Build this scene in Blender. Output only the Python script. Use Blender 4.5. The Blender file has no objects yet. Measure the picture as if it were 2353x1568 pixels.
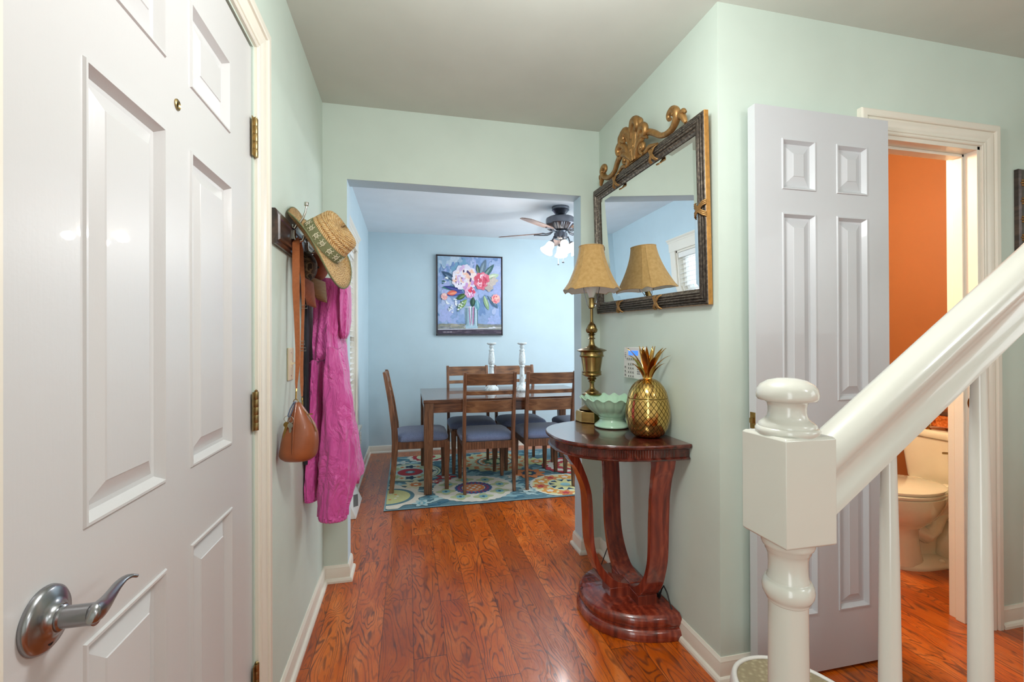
import bpy, bmesh, math, random
from math import sin, cos, pi, radians, sqrt, atan2
from mathutils import Vector, Matrix
random.seed(7)
SC = bpy.context.scene
COL = SC.collection

# ------------------------------------------------------------------ camera
FPX = 1048.94
YAW, PITCH, ROLL, EYE = 0.2249, 0.0032, -0.0039, 1.2146
_f = Vector((sin(YAW)*cos(PITCH), cos(YAW)*cos(PITCH), sin(PITCH)))
_r = Vector((cos(YAW), -sin(YAW), 0)); _u = _r.cross(_f)
CR = cos(ROLL)*_r + sin(ROLL)*_u; CU = -sin(ROLL)*_r + cos(ROLL)*_u; CF = _f
cd = bpy.data.cameras.new('camera'); cam = bpy.data.objects.new('camera', cd); COL.objects.link(cam)
cd.sensor_width = 36.0; cd.lens = 36.0*FPX/2353; cd.clip_start = 0.05; cd.clip_end = 60
cam.matrix_world = Matrix(((CR.x, CU.x, -CF.x, 0), (CR.y, CU.y, -CF.y, 0), (CR.z, CU.z, -CF.z, EYE), (0, 0, 0, 1)))
SC.camera = cam
def atx(px, py, X):
    """the same for the plane x=X"""
    d = CF*FPX + CR*(px-1176.5) - CU*(py-784)
    return Vector((0, 0, EYE)) + d*(X/d.x)
def at(px, py, Y):
    """the point of the plane y=Y that a photo pixel looks at"""
    d = CF*FPX + CR*(px-1176.5) - CU*(py-784)
    return Vector((0, 0, EYE)) + d*(Y/d.y)

# ------------------------------------------------------------------ light and exposure
SC.view_settings.view_transform = 'Standard'; SC.view_settings.look = 'None'
SC.view_settings.exposure = 0.66; SC.view_settings.gamma = 1.0; SC.view_settings.use_curve_mapping = False
w = bpy.data.worlds.new('world'); SC.world = w; w.use_nodes = True
w.node_tree.nodes['Background'].inputs[0].default_value = (0.75, 0.88, 1.0, 1); w.node_tree.nodes['Background'].inputs[1].default_value = 1.6
def area(name, loc, rot, sx, sy, e, col):
    l = bpy.data.lights.new(name, 'AREA'); l.shape = 'RECTANGLE'; l.size = sx; l.size_y = sy; l.energy = e; l.color = col
    o = bpy.data.objects.new(name, l); o.location = loc; o.rotation_euler = rot; COL.objects.link(o); return o
# two added fill lights, one from each side, to brighten the hall walls
area('left_fill', (-0.36, -0.9, 1.15), (0, radians(-90), 0), 1.7, 0.8, 14, (0.93, 0.98, 1.0))
area('stair_fill', (3.3, -0.9, 1.6), (0, radians(90), 0), 1.2, 1.4, 10, (0.90, 0.97, 1.0))
# added broad fill light behind the camera, no window stands there
area('entry_fill', (1.0, -2.45, 1.35), (radians(90), 0, 0), 3.6, 2.2, 5, (0.90, 0.96, 1.0))
# globe lamp on the foyer ceiling, above the viewer, and an added fill light further back over the stair foot
def bulb(name, loc, e, col, r=0.04):
    l = bpy.data.lights.new(name, 'POINT'); l.energy = e; l.color = col; l.shadow_soft_size = r
    o = bpy.data.objects.new(name, l); o.location = loc; COL.objects.link(o); return o
bulb('hall_lamp', (0.40, 0.86, 1.98), 22, (0.96, 0.98, 0.98), 0.12)
bulb('foyer_fill', (1.6, -0.7, 2.20), 11.5, (0.96, 0.98, 1.0), 0.16)
# added fill light, out of view on the right side of the dining room
area('dining_fill_right', (2.95, 3.65, 1.4), (0, radians(90), 0), 1.7, 1.9, 30, (0.86, 0.94, 1.0))
# bathroom ceiling lamp, warm
bulb('bathroom_lamp', (1.66, 2.24, 2.12), 50, (1.0, 0.87, 0.58), 0.12)

# ------------------------------------------------------------------ colours and materials
def lin(c):
    f = lambda v: v/12.92 if v <= 0.04045 else ((v+0.055)/1.055)**2.4
    if isinstance(c, str): c = [int(c[i:i+2], 16)/255 for i in (0, 2, 4)]
    return (f(c[0]), f(c[1]), f(c[2]), 1)
class NT:
    def __init__(s, name):
        s.m = bpy.data.materials.new(name); s.m.use_nodes = True; s.t = s.m.node_tree
        s.b = s.t.nodes['Principled BSDF']; s.out = s.t.nodes['Material Output']
    def n(s, typ, **k):
        x = s.t.nodes.new(typ)
        for a, v in k.items(): setattr(x, a, v)
        return x
    def l(s, a, b): s.t.links.new(a, b)
    def set(s, sock, v):
        if hasattr(v, 'is_output'): s.l(v, sock)
        else: sock.default_value = v
    def math(s, op, a, b=None, c=None):
        x = s.n('ShaderNodeMath', operation=op); s.set(x.inputs[0], a)
        if b is not None: s.set(x.inputs[1], b)
        if c is not None: s.set(x.inputs[2], c)
        return x.outputs[0]
    def ramp(s, fac, stops, interp='LINEAR'):
        x = s.n('ShaderNodeValToRGB'); r = x.color_ramp; r.interpolation = interp
        while len(r.elements) < len(stops): r.elements.new(0.5)
        for e, (p, c) in zip(r.elements, stops): e.position = p; e.color = c
        s.l(fac, x.inputs[0]); return x.outputs[0]
    def mix(s, fac, a, b, mode='MIX'):
        x = s.n('ShaderNodeMix', data_type='RGBA', blend_type=mode)
        s.set(x.inputs[0], fac); s.set(x.inputs[6], a); s.set(x.inputs[7], b); return x.outputs[2]
    def coords(s, kind='Object', scale=(1, 1, 1), rot=(0, 0, 0)):
        tc = s.n('ShaderNodeTexCoord'); mp = s.n('ShaderNodeMapping'); mp.inputs['Scale'].default_value = scale; mp.inputs['Rotation'].default_value = rot
        s.l(tc.outputs[kind], mp.inputs[0]); return mp.outputs[0]
    def noise(s, vec, scale, detail=4, rough=.55, dist=0, out='Fac'):
        x = s.n('ShaderNodeTexNoise'); x.inputs['Scale'].default_value = scale; x.inputs['Detail'].default_value = detail
        x.inputs['Roughness'].default_value = rough; x.inputs['Distortion'].default_value = dist
        if vec is not None: s.l(vec, x.inputs['Vector'])
        return x.outputs[out]
    def wave(s, vec, scale, dist, detail=3, dscale=1, rough=.5, direction='X'):
        x = s.n('ShaderNodeTexWave', bands_direction=direction); x.inputs['Scale'].default_value = scale; x.inputs['Distortion'].default_value = dist
        x.inputs['Detail'].default_value = detail; x.inputs['Detail Scale'].default_value = dscale; x.inputs['Detail Roughness'].default_value = rough
        s.l(vec, x.inputs[0]); return x.outputs['Fac']
    def bump(s, h, strength=.2, dist=.002):
        x = s.n('ShaderNodeBump'); x.inputs['Strength'].default_value = strength; x.inputs['Distance'].default_value = dist
        s.l(h, x.inputs['Height']); s.l(x.outputs[0], s.b.inputs['Normal'])
    def color(s, v): s.set(s.b.inputs['Base Color'], v)
    def pr(s, rough=.5, metal=0, coat=0, spec=.5, trans=0, sheen=0):
        s.b.inputs['Roughness'].default_value = rough; s.b.inputs['Metallic'].default_value = metal
        s.b.inputs['Coat Weight'].default_value = coat; s.b.inputs['Specular IOR Level'].default_value = spec
        s.b.inputs['Transmission Weight'].default_value = trans; s.b.inputs['Sheen Weight'].default_value = sheen
        return s.m
def paint(name, c, rough=.5, var=.03, bump=.08, bscale=220, coat=0, spec=.5):
    t = NT(name); v = t.coords(); n = t.noise(v, 3.5, 3); c = lin(c)
    lo = tuple(x*(1-var) for x in c[:3])+(1,); hi = tuple(min(1, x*(1+var)) for x in c[:3])+(1,)
    t.color(t.ramp(n, [(.3, lo), (.7, hi)])); t.bump(t.noise(v, bscale, 2), bump, .001); return t.pr(rough, coat=coat, spec=spec)
def plain(name, c, rough=.5, metal=0, coat=0, spec=.5, var=.08, scale=30, bump=0, trans=0):
    t = NT(name); v = t.coords(); n = t.noise(v, scale, 4); c = lin(c)
    lo = tuple(x*(1-var) for x in c[:3])+(1,); hi = tuple(min(1, x*(1+var)) for x in c[:3])+(1,)
    t.color(t.ramp(n, [(.3, lo), (.7, hi)]))
    if bump: t.bump(n, bump, .002)
    return t.pr(rough, metal, coat, spec, trans)
def wood(name, dark, mid, light, scale=(30, 30, 3), rough=.4, coat=.0, wsc=1.2, bump=.1, wmix=.12):
    t = NT(name); v = t.coords(scale=scale); a = t.noise(v, 1.5, 6, .6, 1.0); g = t.wave(v, wsc*.5, 9, 4, .8)
    m = t.math('ADD', t.math('MULTIPLY', a, 1-wmix), t.math('MULTIPLY', g, wmix))
    t.color(t.ramp(m, [(.28, lin(dark)), (.5, lin(mid)), (.75, lin(light))])); t.bump(m, bump, .001)
    return t.pr(rough, coat=coat)
def floor_mat():
    t = NT('hardwood_planks'); geo = t.n('ShaderNodeNewGeometry'); sp = t.n('ShaderNodeSeparateXYZ'); t.l(geo.outputs['Position'], sp.inputs[0])
    x, y = sp.outputs[0], sp.outputs[1]
    xs = t.math('DIVIDE', t.math('ADD', x, 5.167), .1265); ix = t.math('FLOOR', xs); fx = t.math('SUBTRACT', xs, ix)
    wn = t.n('ShaderNodeTexWhiteNoise', noise_dimensions='1D'); t.l(ix, wn.inputs['W'])
    ys = t.math('ADD', t.math('DIVIDE', y, 1.15), t.math('MULTIPLY', wn.outputs['Value'], 7.3)); iy = t.math('FLOOR', ys); fy = t.math('SUBTRACT', ys, iy)
    cb = t.n('ShaderNodeCombineXYZ'); t.l(ix, cb.inputs[0]); t.l(iy, cb.inputs[1])
    w2 = t.n('ShaderNodeTexWhiteNoise', noise_dimensions='2D'); t.l(cb.outputs[0], w2.inputs['Vector']); rnd = w2.outputs['Value']
    # grain coordinates, shifted for each plank
    c2 = t.n('ShaderNodeCombineXYZ'); t.l(t.math('ADD', x, t.math('MULTIPLY', rnd, 9)), c2.inputs[0]); t.l(t.math('ADD', y, t.math('MULTIPLY', rnd, 31)), c2.inputs[1]); t.l(t.math('MULTIPLY', rnd, 5), c2.inputs[2])
    mp = t.n('ShaderNodeMapping'); mp.inputs['Scale'].default_value = (7.5, 2.0, 1); t.l(c2.outputs[0], mp.inputs[0])
    fig = t.noise(mp.outputs[0], 1.0, 2.5, .45, .5)
    cath = t.math('ABSOLUTE', t.math('SUBTRACT', t.math('MULTIPLY', t.math('FRACT', t.math('MULTIPLY', fig, 21)), 2), 1))
    mp2 = t.n('ShaderNodeMapping'); mp2.inputs['Scale'].default_value = (60, 7, 1); t.l(c2.outputs[0], mp2.inputs[0])
    fine = t.noise(mp2.outputs[0], 1.6, 6, .62, 1.4)
    mp3 = t.n('ShaderNodeMapping'); mp3.inputs['Scale'].default_value = (7, 2.2, 1); t.l(c2.outputs[0], mp3.inputs[0])
    blot = t.noise(mp3.outputs[0], 1.3, 4, .6, .8)
    base = t.ramp(blot, [(.25, lin('96482c')), (.45, lin('bc643a')), (.62, lin('ce7a4a')), (.8, lin('de9566'))])
    pl = t.math('MULTIPLY', t.math('SUBTRACT', rnd, .5), .30)
    base = t.mix(t.math('ADD', .5, pl), lin('8a4020'), base, 'MIX')
    hsv = t.n('ShaderNodeHueSaturation'); t.l(base, hsv.inputs['Color']); t.l(t.math('ADD', 1.34, pl), hsv.inputs['Value']); hsv.inputs['Saturation'].default_value = 1.08; base = hsv.outputs[0]
    vein = t.ramp(cath, [(0, (1, 1, 1, 1)), (.16, (.85, .85, .85, 1)), (.42, (0, 0, 0, 1)), (1, (0, 0, 0, 1))])
    fv = t.ramp(fine, [(.0, (1, 1, 1, 1)), (.36, (1, 1, 1, 1)), (.47, (0, 0, 0, 1)), (1, (0, 0, 0, 1))])
    brk = t.ramp(t.noise(mp2.outputs[0], .5, 3, .6), [(.38, (.25, .25, .25, 1)), (.6, (1, 1, 1, 1))])
    vein = t.math('MULTIPLY', vein, brk)
    base = t.mix(t.math('MULTIPLY', vein, .82), base, lin('4f2416'))
    base = t.mix(t.math('MULTIPLY', fv, .45), base, lin('6a3420'))
    gx = t.math('LESS_THAN', t.math('MINIMUM', fx, t.math('SUBTRACT', 1, fx)), .010); gy = t.math('LESS_THAN', t.math('MINIMUM', fy, t.math('SUBTRACT', 1, fy)), .0013)
    gap = t.math('MAXIMUM', gx, gy)
    t.color(t.mix(t.math('MULTIPLY', gap, .8), base, lin('301510')))
    h = t.math('SUBTRACT', t.math('MULTIPLY', t.math('ADD', vein, fv), -.35), gap)
    t.bump(h, .35, .0015); t.b.inputs['Coat Roughness'].default_value = .12
    return t.pr(.30, coat=.35, spec=.5)
def vcol(name, rough=.9, nscale=60, amt=.25, bump=.3, bd=.002):
    t = NT(name); a = t.n('ShaderNodeAttribute'); a.attribute_name = 'Col'; v = t.coords(); n = t.noise(v, nscale, 5)
    g = t.ramp(n, [(.25, (1-amt, 1-amt, 1-amt, 1)), (.75, (1+amt*.6,)*3+(1,))])
    t.color(t.mix(1.0, a.outputs['Color'], g, 'MULTIPLY')); t.bump(n, bump, bd); return t.pr(rough, spec=.2)

M = {}
M['sage'] = paint('wall_paint_sage', 'cad7cc', .62)
M['sage2'] = M['sage']
M['blue'] = paint('wall_paint_blue', 'c0d4dc', .6)
M['orange'] = paint('wall_paint_orange', '9c5a2b', .6)
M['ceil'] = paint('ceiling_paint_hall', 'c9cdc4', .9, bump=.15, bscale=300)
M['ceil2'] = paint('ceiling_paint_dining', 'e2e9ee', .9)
M['trim'] = paint('trim_enamel', 'e6e0d2', .35, .02, .02, 120, coat=.15)
def brushed(name, c):
    t = NT(name); v = t.coords(scale=(60, 60, 4)); n = t.noise(v, 3, 3); n2 = t.noise(t.coords(), 130, 2); t.color(lin(c)); t.bump(t.math('ADD', n, n2), .10, .0012); return t.pr(.34, coat=.10)
M['door'] = brushed('door_enamel', 'cdcccb')
M['door2'] = paint('door_enamel_bath', 'c8cacd', .35, .015, .04, 90, coat=.15)
M['rail'] = paint('stair_enamel', 'cbc9bf', .25, .03, .05, 60, coat=.4)
M['floor'] = floor_mat()
M['nickel'] = plain('satin_nickel', '9a9a9c', .26, 1.0, var=.05)
M['brasso'] = plain('aged_brass', '9a7a45', .32, 1.0, var=.3, scale=60)
M['hinge'] = plain('hinge_brass', 'a08a60', .35, 1.0, var=.25, scale=80)
M['black'] = plain('black_plastic', '15151a', .5)
M['white'] = plain('white_plastic', 'e8e6e0', .4, var=.02)
M['ivory'] = plain('ivory_plastic', 'dccfb0', .4, var=.02)

# ------------------------------------------------------------------ mesh helpers
class MB:
    def __init__(s): s.v = []; s.f = []; s.uv = []; s.mi = []; s.c = []
    def add(s, vs, fs, uvs=None, mi=0, col=None):
        o = len(s.v); s.v += [Vector(v) for v in vs]
        for i, f in enumerate(fs):
            s.f.append([o+k for k in f]); s.uv.append(uvs[i] if uvs else None); s.mi.append(mi); s.c.append(col)
        return s
    def box(s, x0, y0, z0, x1, y1, z1, T=None, mi=0):
        vs = [Vector((x, y, z)) for x in (x0, x1) for y in (y0, y1) for z in (z0, z1)]
        if T: vs = [T(v) if callable(T) else T @ v for v in vs]
        fs = [(0, 1, 3, 2), (4, 6, 7, 5), (0, 4, 5, 1), (2, 3, 7, 6), (0, 2, 6, 4), (1, 5, 7, 3)]
        return s.add(vs, fs, mi=mi)
    def rings(s, R, closed=True, cap0=True, cap1=True, mi=0, uv=False, us=1, vs_=1):
        n = len(R[0]); vs = [p for r in R for p in r]; fs = []; uvs = []
        m = n if closed else n-1
        for i in range(len(R)-1):
            for j in range(m):
                k = (j+1) % n; fs.append((i*n+j, i*n+k, (i+1)*n+k, (i+1)*n+j))
                u0, u1 = j/m*us, (j+1)/m*us; v0, v1 = i/(len(R)-1)*vs_, (i+1)/(len(R)-1)*vs_
                uvs.append([(u0, v0), (u1, v0), (u1, v1), (u0, v1)])
        if closed and cap0: fs.append(tuple(range(n-1, -1, -1))); uvs.append([(0, 0)]*n)
        if closed and cap1: fs.append(tuple(range((len(R)-1)*n, len(R)*n))); uvs.append([(0, vs_)]*n)
        return s.add(vs, fs, uvs if uv else None, mi)
    def lathe(s, prof, c=(0, 0, 0), seg=40, T=None, mod=None, uv=False, mi=0, cap0=True, cap1=True):
        R = []
        for i, (r, z) in enumerate(prof):
            ring = []
            for j in range(seg):
                a = 2*pi*j/seg; rr = max(r, 1e-5); zz = z
                if mod: rr, zz = mod(rr, zz, a, i)
                p = Vector((rr*cos(a), rr*sin(a), zz))
                ring.append((T @ p) if T else p + Vector(c))
            R.append(ring)
        return s.rings(R, uv=uv, mi=mi, cap0=cap0, cap1=cap1)
    def tube(s, pts, rad, seg=10, flat=1.0, up=None, caps=True, mi=0, closed=False, uv=False):
        pts = [Vector(p) for p in pts]; n = len(pts); R = []; prev = None
        for i, p in enumerate(pts):
            if closed: t = pts[(i+1) % n]-pts[i-1]
            else: t = pts[min(i+1, n-1)]-pts[max(i-1, 0)]
            t.normalize()
            if up is not None: a = Vector(up)
            elif prev is None: a = Vector((0, 0, 1)) if abs(t.z) < .9 else Vector((1, 0, 0))
            else: a = prev
            b = t.cross(a)
            if b.length < 1e-6: b = t.cross(Vector((.3, 1, .2)))
            b.normalize(); a = b.cross(t).normalized(); prev = a
            r = rad[i] if isinstance(rad, (list, tuple)) else rad
            R.append([p + a*(cos(2*pi*k/seg)*r) + b*(sin(2*pi*k/seg)*r*flat) for k in range(seg)])
        if closed: R.append(R[0]); caps = False
        return s.rings(R, cap0=caps, cap1=caps, mi=mi, uv=uv)
    def prism(s, poly, d0, d1, T, mi=0):
        """poly [(u,v)] extruded from depth d0 to d1; T(u,v,d) -> point"""
        return s.rings([[T(u, v, d0) for u, v in poly], [T(u, v, d1) for u, v in poly]], mi=mi)
    def ball(s, c, r, seg=20, rz=None, T=None, mi=0):
        rz = rz or r; c = Vector(c); k = seg//2
        prof = [(r*sin(pi*i/k), -rz*cos(pi*i/k)) for i in range(k+1)]
        R = []
        for rr, z in prof:
            ring = [Vector((max(rr, 1e-5)*cos(2*pi*j/seg), max(rr, 1e-5)*sin(2*pi*j/seg), z)) for j in range(seg)]
            R.append([(T @ p) if T else p + c for p in ring])
        return s.rings(R, mi=mi)
MW = {}
def thing(name, label, cat, loc=(0, 0, 0), rz=0, group=None):
    o = bpy.data.objects.new(name, None); COL.objects.link(o); o.empty_display_size = .1
    o.location = loc; o.rotation_euler = (0, 0, rz); o['label'] = label; o['category'] = cat
    if group: o['group'] = group
    MW[o] = Matrix.Translation(loc) @ Matrix.Rotation(rz, 4, 'Z'); return o
def obj(name, mb, mat, parent=None, bevel=0, angle=35, world=True, bseg=2, sub=0, label=None, solid=0, remesh_normals=True):
    me = bpy.data.meshes.new(name); vs = mb.v
    if parent is not None and world:
        inv = MW[parent].inverted(); vs = [inv @ v for v in vs]
    me.from_pydata([tuple(v) for v in vs], [], mb.f)
    if any(u is not None for u in mb.uv):
        ul = me.uv_layers.new(name='UVMap'); k = 0
        for f, u in zip(mb.f, mb.uv):
            for j in range(len(f)):
                ul.data[k].uv = u[j] if u else (0, 0); k += 1
    if any(c is not None for c in mb.c):
        ca = me.color_attributes.new('Col', 'FLOAT_COLOR', 'CORNER'); k = 0
        for f, c in zip(mb.f, mb.c):
            for j in range(len(f)): ca.data[k].color = c or (1, 1, 1, 1); k += 1
    for m in (mat if isinstance(mat, (list, tuple)) else [mat]): me.materials.append(m)
    for p, m in zip(me.polygons, mb.mi): p.material_index = m
    bm = bmesh.new(); bm.from_mesh(me)
    if remesh_normals: bmesh.ops.recalc_face_normals(bm, faces=bm.faces)
    bm.to_mesh(me); bm.free()
    for p in me.polygons: p.use_smooth = True
    me.set_sharp_from_angle(angle=radians(angle))
    o = bpy.data.objects.new(name, me); COL.objects.link(o)
    if parent is not None: o.parent = parent; MW[o] = MW[parent]
    else: MW[o] = Matrix.Identity(4)
    if label: o['label'] = label
    if solid:
        md = o.modifiers.new('thick', 'SOLIDIFY'); md.thickness = solid; md.offset = 0
    if bevel:
        md = o.modifiers.new('bevel', 'BEVEL'); md.width = bevel; md.segments = bseg; md.limit_method = 'ANGLE'; md.angle_limit = radians(40); md.harden_normals = False
    if sub:
        md = o.modifiers.new('sub', 'SUBSURF'); md.levels = sub; md.render_levels = sub
    return o
def tag(o, label, cat, group=None, kind=None):
    o['label'] = label; o['category'] = cat
    if group: o['group'] = group
    if kind: o['kind'] = kind
    return o
def struct(name, mb, mat, label, cat, **k): return tag(obj(name, mb, mat, **k), label, cat, kind='structure')
def copy_tree(o, parent=None):
    c = o.copy(); COL.objects.link(c); c.parent = parent
    for ch in list(o.children): copy_tree(ch, c)
    return c
def lerp_tab(tab, z):
    for a, b in zip(tab, tab[1:]):
        if (a[0]-z)*(b[0]-z) <= 0:
            t = 0 if a[0] == b[0] else (z-a[0])/(b[0]-a[0]); t = t*t*(3-2*t)*.5+t*.5
            return [p+(q-p)*t for p, q in zip(a[1:], b[1:])]
    return list(tab[-1][1:])

# ------------------------------------------------------------------ the rooms
H = 2.44; XL = -.419; XR = 1.0913; D0 = 1.4325; D1 = 2.474; D1b = 2.591; D2 = 5.238
XO0, XO1, ZO = -.302, .976, 2.059      # opening to the dining room
BX = 3.085                             # orange wall of the bathroom
DX0, DX1, DZ = 1.80, 2.351, 2.032      # bathroom doorway
DRX = 3.05; FX = 3.4; BY = -2.6
mb = MB(); mb.box(-.6, BY-.1, -.06, 3.7, D2+.12, 0); struct('floor', mb, M['floor'], 'reddish brown hand-scraped wood plank floor', 'floor')
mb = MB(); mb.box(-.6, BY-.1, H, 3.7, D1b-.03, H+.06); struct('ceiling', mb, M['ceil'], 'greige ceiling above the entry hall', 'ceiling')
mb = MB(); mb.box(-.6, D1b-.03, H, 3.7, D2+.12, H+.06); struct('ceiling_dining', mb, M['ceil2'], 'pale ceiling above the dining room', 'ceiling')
# left wall with the closed entry door
FD0, FD1, FDZ = .585, 1.403, 2.045
mb = MB(); mb.box(-.55, BY, 0, XL, FD0, H); mb.box(-.55, FD1, 0, XL, D1+.06, H); mb.box(-.55, FD0, FDZ, XL, FD1, H); mb.box(-.55, FD0, 0, -.50, FD1, FDZ)
struct('wall_left', mb, M['sage2'], 'pale sage green hall wall beside the white panel door', 'wall')
WY0, WY1, WZ0, WZ1 = 3.05, 3.93, .53, 1.965
mb = MB(); mb.box(-.55, D1+.06, 0, XL, WY0, H); mb.box(-.55, WY1, 0, XL, D2, H); mb.box(-.55, WY0, WZ1, XL, WY1, H); mb.box(-.55, WY0, 0, XL, WY1, WZ0)
struct('wall_dining_left', mb, M['blue'], 'pale blue dining room wall with the window', 'wall')
mb = MB(); mb.box(-.55, D2, 0, DRX+.1, D2+.1, H); struct('wall_dining_back', mb, M['blue'], 'pale blue far wall of the dining room', 'wall')
mb = MB(); mb.box(DRX, D1b, 0, DRX+.1, D2, H); struct('wall_dining_right', mb, M['blue'], 'pale blue dining room wall hidden at the right', 'wall')
def quadwall(mb):   # the wall with the wide opening; hall side green, reveals and back blue
    t = .004
    for (a, b, c, d) in ((XL, 0, XO0, H), (XO1, 0, BX+.1, H), (XO0, ZO, XO1, H)):
        mb.box(a, D1, b, c, D1+t, d, mi=0); mb.box(a, D1+t, b, c, D1b, d, mi=1)
mb = MB(); quadwall(mb); struct('wall_archway', mb, [M['sage'], M['blue']], 'sage green wall with the wide opening into the dining room', 'wall')
mb = MB(); mb.box(XR, D0+.001, 0, XR+.1, D1, H); struct('wall_right', mb, M['sage'], 'pale sage wall behind the gilt mirror', 'wall')
mb = MB(); mb.box(XR+.001, D0, 0, DX0, D0+.1, H); mb.box(DX1, D0, 0, FX+.1, D0+.1, H); mb.box(DX0, D0, DZ, DX1, D0+.1, H)
struct('wall_bathroom', mb, M['sage2'], 'grey green wall around the bathroom doorway', 'wall')
mb = MB(); mb.box(BX, D0+.1, 0, BX+.1, D1, H); struct('wall_bathroom_right', mb, M['orange'], 'bright orange bathroom wall seen through the doorway', 'wall')
mb = MB(); mb.box(XR+.1, D0+.1, 0, XR+.14, D1, H); struct('wall_bathroom_left', mb, M['orange'], 'orange bathroom wall hidden behind the door', 'wall')
mb = MB(); mb.box(XR+.14, D1-.03, 0, BX, D1, H); struct('wall_bathroom_back', mb, M['orange'], 'orange back wall of the bathroom', 'wall')
mb = MB(); mb.box(FX, BY, 0, FX+.1, D0, H); struct('wall_stair', mb, M['sage2'], 'sage wall beyond the staircase', 'wall')
mb = MB(); mb.box(-.55, BY-.1, 0, FX+.1, BY, H); struct('wall_back', mb, M['sage2'], 'sage wall behind the viewer', 'wall')

# mouldings
BASE = [(0, 0), (.024, 0), (.024, .010), (.020, .018), (.014, .022), (.012, .022), (.012, .060), (.010, .066), (.010, .072), (.006, .079), (.004, .0835), (0, .0835)]
def base_run(mb, pts, side=1):
    """baseboard along a polyline on the floor; the room lies on its left when side = 1"""
    P = [Vector((x, y, 0)) for x, y in pts]; R = []
    for i, p in enumerate(P):
        d0 = (P[i]-P[i-1]).normalized() if i > 0 else None; d1 = (P[i+1]-P[i]).normalized() if i < len(P)-1 else None
        n0 = Vector((-d0.y, d0.x, 0))*side if d0 else None; n1 = Vector((-d1.y, d1.x, 0))*side if d1 else None
        if n0 is None: n = n1
        elif n1 is None: n = n0
        else: n = (n0+n1); n = n/(n.dot(n0))
        R.append([p + n*a + Vector((0, 0, b)) for a, b in BASE])
    mb.rings(R)
mb = MB(); base_run(mb, [(XL, BY), (XL, FD0-.085)], -1); base_run(mb, [(XL, 1.492), (XL, D1), (XO0, D1), (XO0, D1b), (XL, D1b), (XL, 3.30)], -1)
struct('baseboard_left', mb, M['trim'], 'cream moulded baseboard along the left wall', 'baseboard', angle=25)
mb = MB(); base_run(mb, [(XL, 3.73), (XL, D2), (DRX, D2)], -1)
struct('baseboard_dining', mb, M['trim'], 'white baseboard around the dining room', 'baseboard', angle=25)
mb = MB(); base_run(mb, [(DX0-.09, D0), (XR, D0), (XR, D1), (XO1, D1), (XO1, D1b), (DRX, D1b)], 1)
struct('baseboard_right', mb, M['trim'], 'cream baseboard wrapping the wall under the mirror', 'baseboard', angle=25)
mb = MB(); base_run(mb, [(DX1+.09, D0), (FX, D0)], -1)
struct('baseboard_stair', mb, M['trim'], 'chipped cream baseboard right of the bathroom doorway', 'baseboard', angle=25)
mb = MB(); base_run(mb, [(BX, D0+.1), (BX, D1-.03), (XR+.14, D1-.03)], 1)
struct('baseboard_bathroom', mb, M['trim'], 'cream baseboard along the orange bathroom wall', 'baseboard', angle=25)

# door casings: profile (offset from opening edge outwards, proud of the wall)
CAS = [(0, 0), (0, .008), (.003, .011), (.007, .011), (.009, .008), (.012, .008), (.014, .012), (.019, .012), (.021, .009), (.024, .009), (.030, .011), (.044, .016), (.052, .017), (.055, .013), (.058, .013), (.060, .020), (.064, .0225), (.082, .0225), (.086, .021), (.088, .017), (.088, 0)]
def casing(mb, u0, u1, zt, T):
    R = []
    for k, (uu, zz, su, sz) in enumerate(((u0, 0, -1, 0), (u0, zt, -1, 1), (u1, zt, 1, 1), (u1, 0, 1, 0))):
        R.append([T(uu+su*a, zz+sz*a, b) for a, b in CAS])
    mb.rings(R)
mb = MB(); casing(mb, FD0-.004, FD1+.010, FDZ+.006, lambda u, v, d: Vector((XL+d, u, v)))
struct('trim_1', mb, M['trim'], 'moulded cream casing around the white entry door', 'door casing', angle=20)
mb = MB(); casing(mb, DX0, DX1, DZ, lambda u, v, d: Vector((u, D0-d, v)))
struct('trim_2', mb, M['trim'], 'moulded cream casing around the bathroom doorway', 'door casing', angle=20)
mb = MB()
mb.box(DX1-.016, D0-.002, 0, DX1+.002, D0+.112, DZ); mb.box(DX0-.002, D0-.002, 0, DX0+.016, D0+.112, DZ); mb.box(DX0, D0-.002, DZ-.016, DX1, D0+.112, DZ+.002)
mb.box(DX1-.028, D0+.045, 0, DX1-.016, D0+.08, DZ-.016); mb.box(DX0+.016, D0+.045, 0, DX0+.028, D0+.08, DZ-.016); mb.box(DX0+.016, D0+.045, DZ-.028, DX1-.016, D0+.08, DZ-.016)
jamb = struct('trim_3', mb, M['trim'], 'cream jamb lining inside the bathroom doorway', 'door jamb', bevel=.0015)
mb = MB(); mb.lathe([(.0005, 0), (.016, 0), (.0175, .002), (.0005, .003)], T=Matrix.Translation((DX1-.016, D0+.02, .948)) @ Matrix.Rotation(-pi/2, 4, 'Y') @ Matrix.Diagonal((1.6, 1, 1, 1)), seg=24)
mb.box(DX1-.019, D0-.004, .925, DX1-.0155, D0+.02, .972)
obj('strike_plate', mb, M['brasso'], jamb, label='brass strike plate on the jamb')

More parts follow.
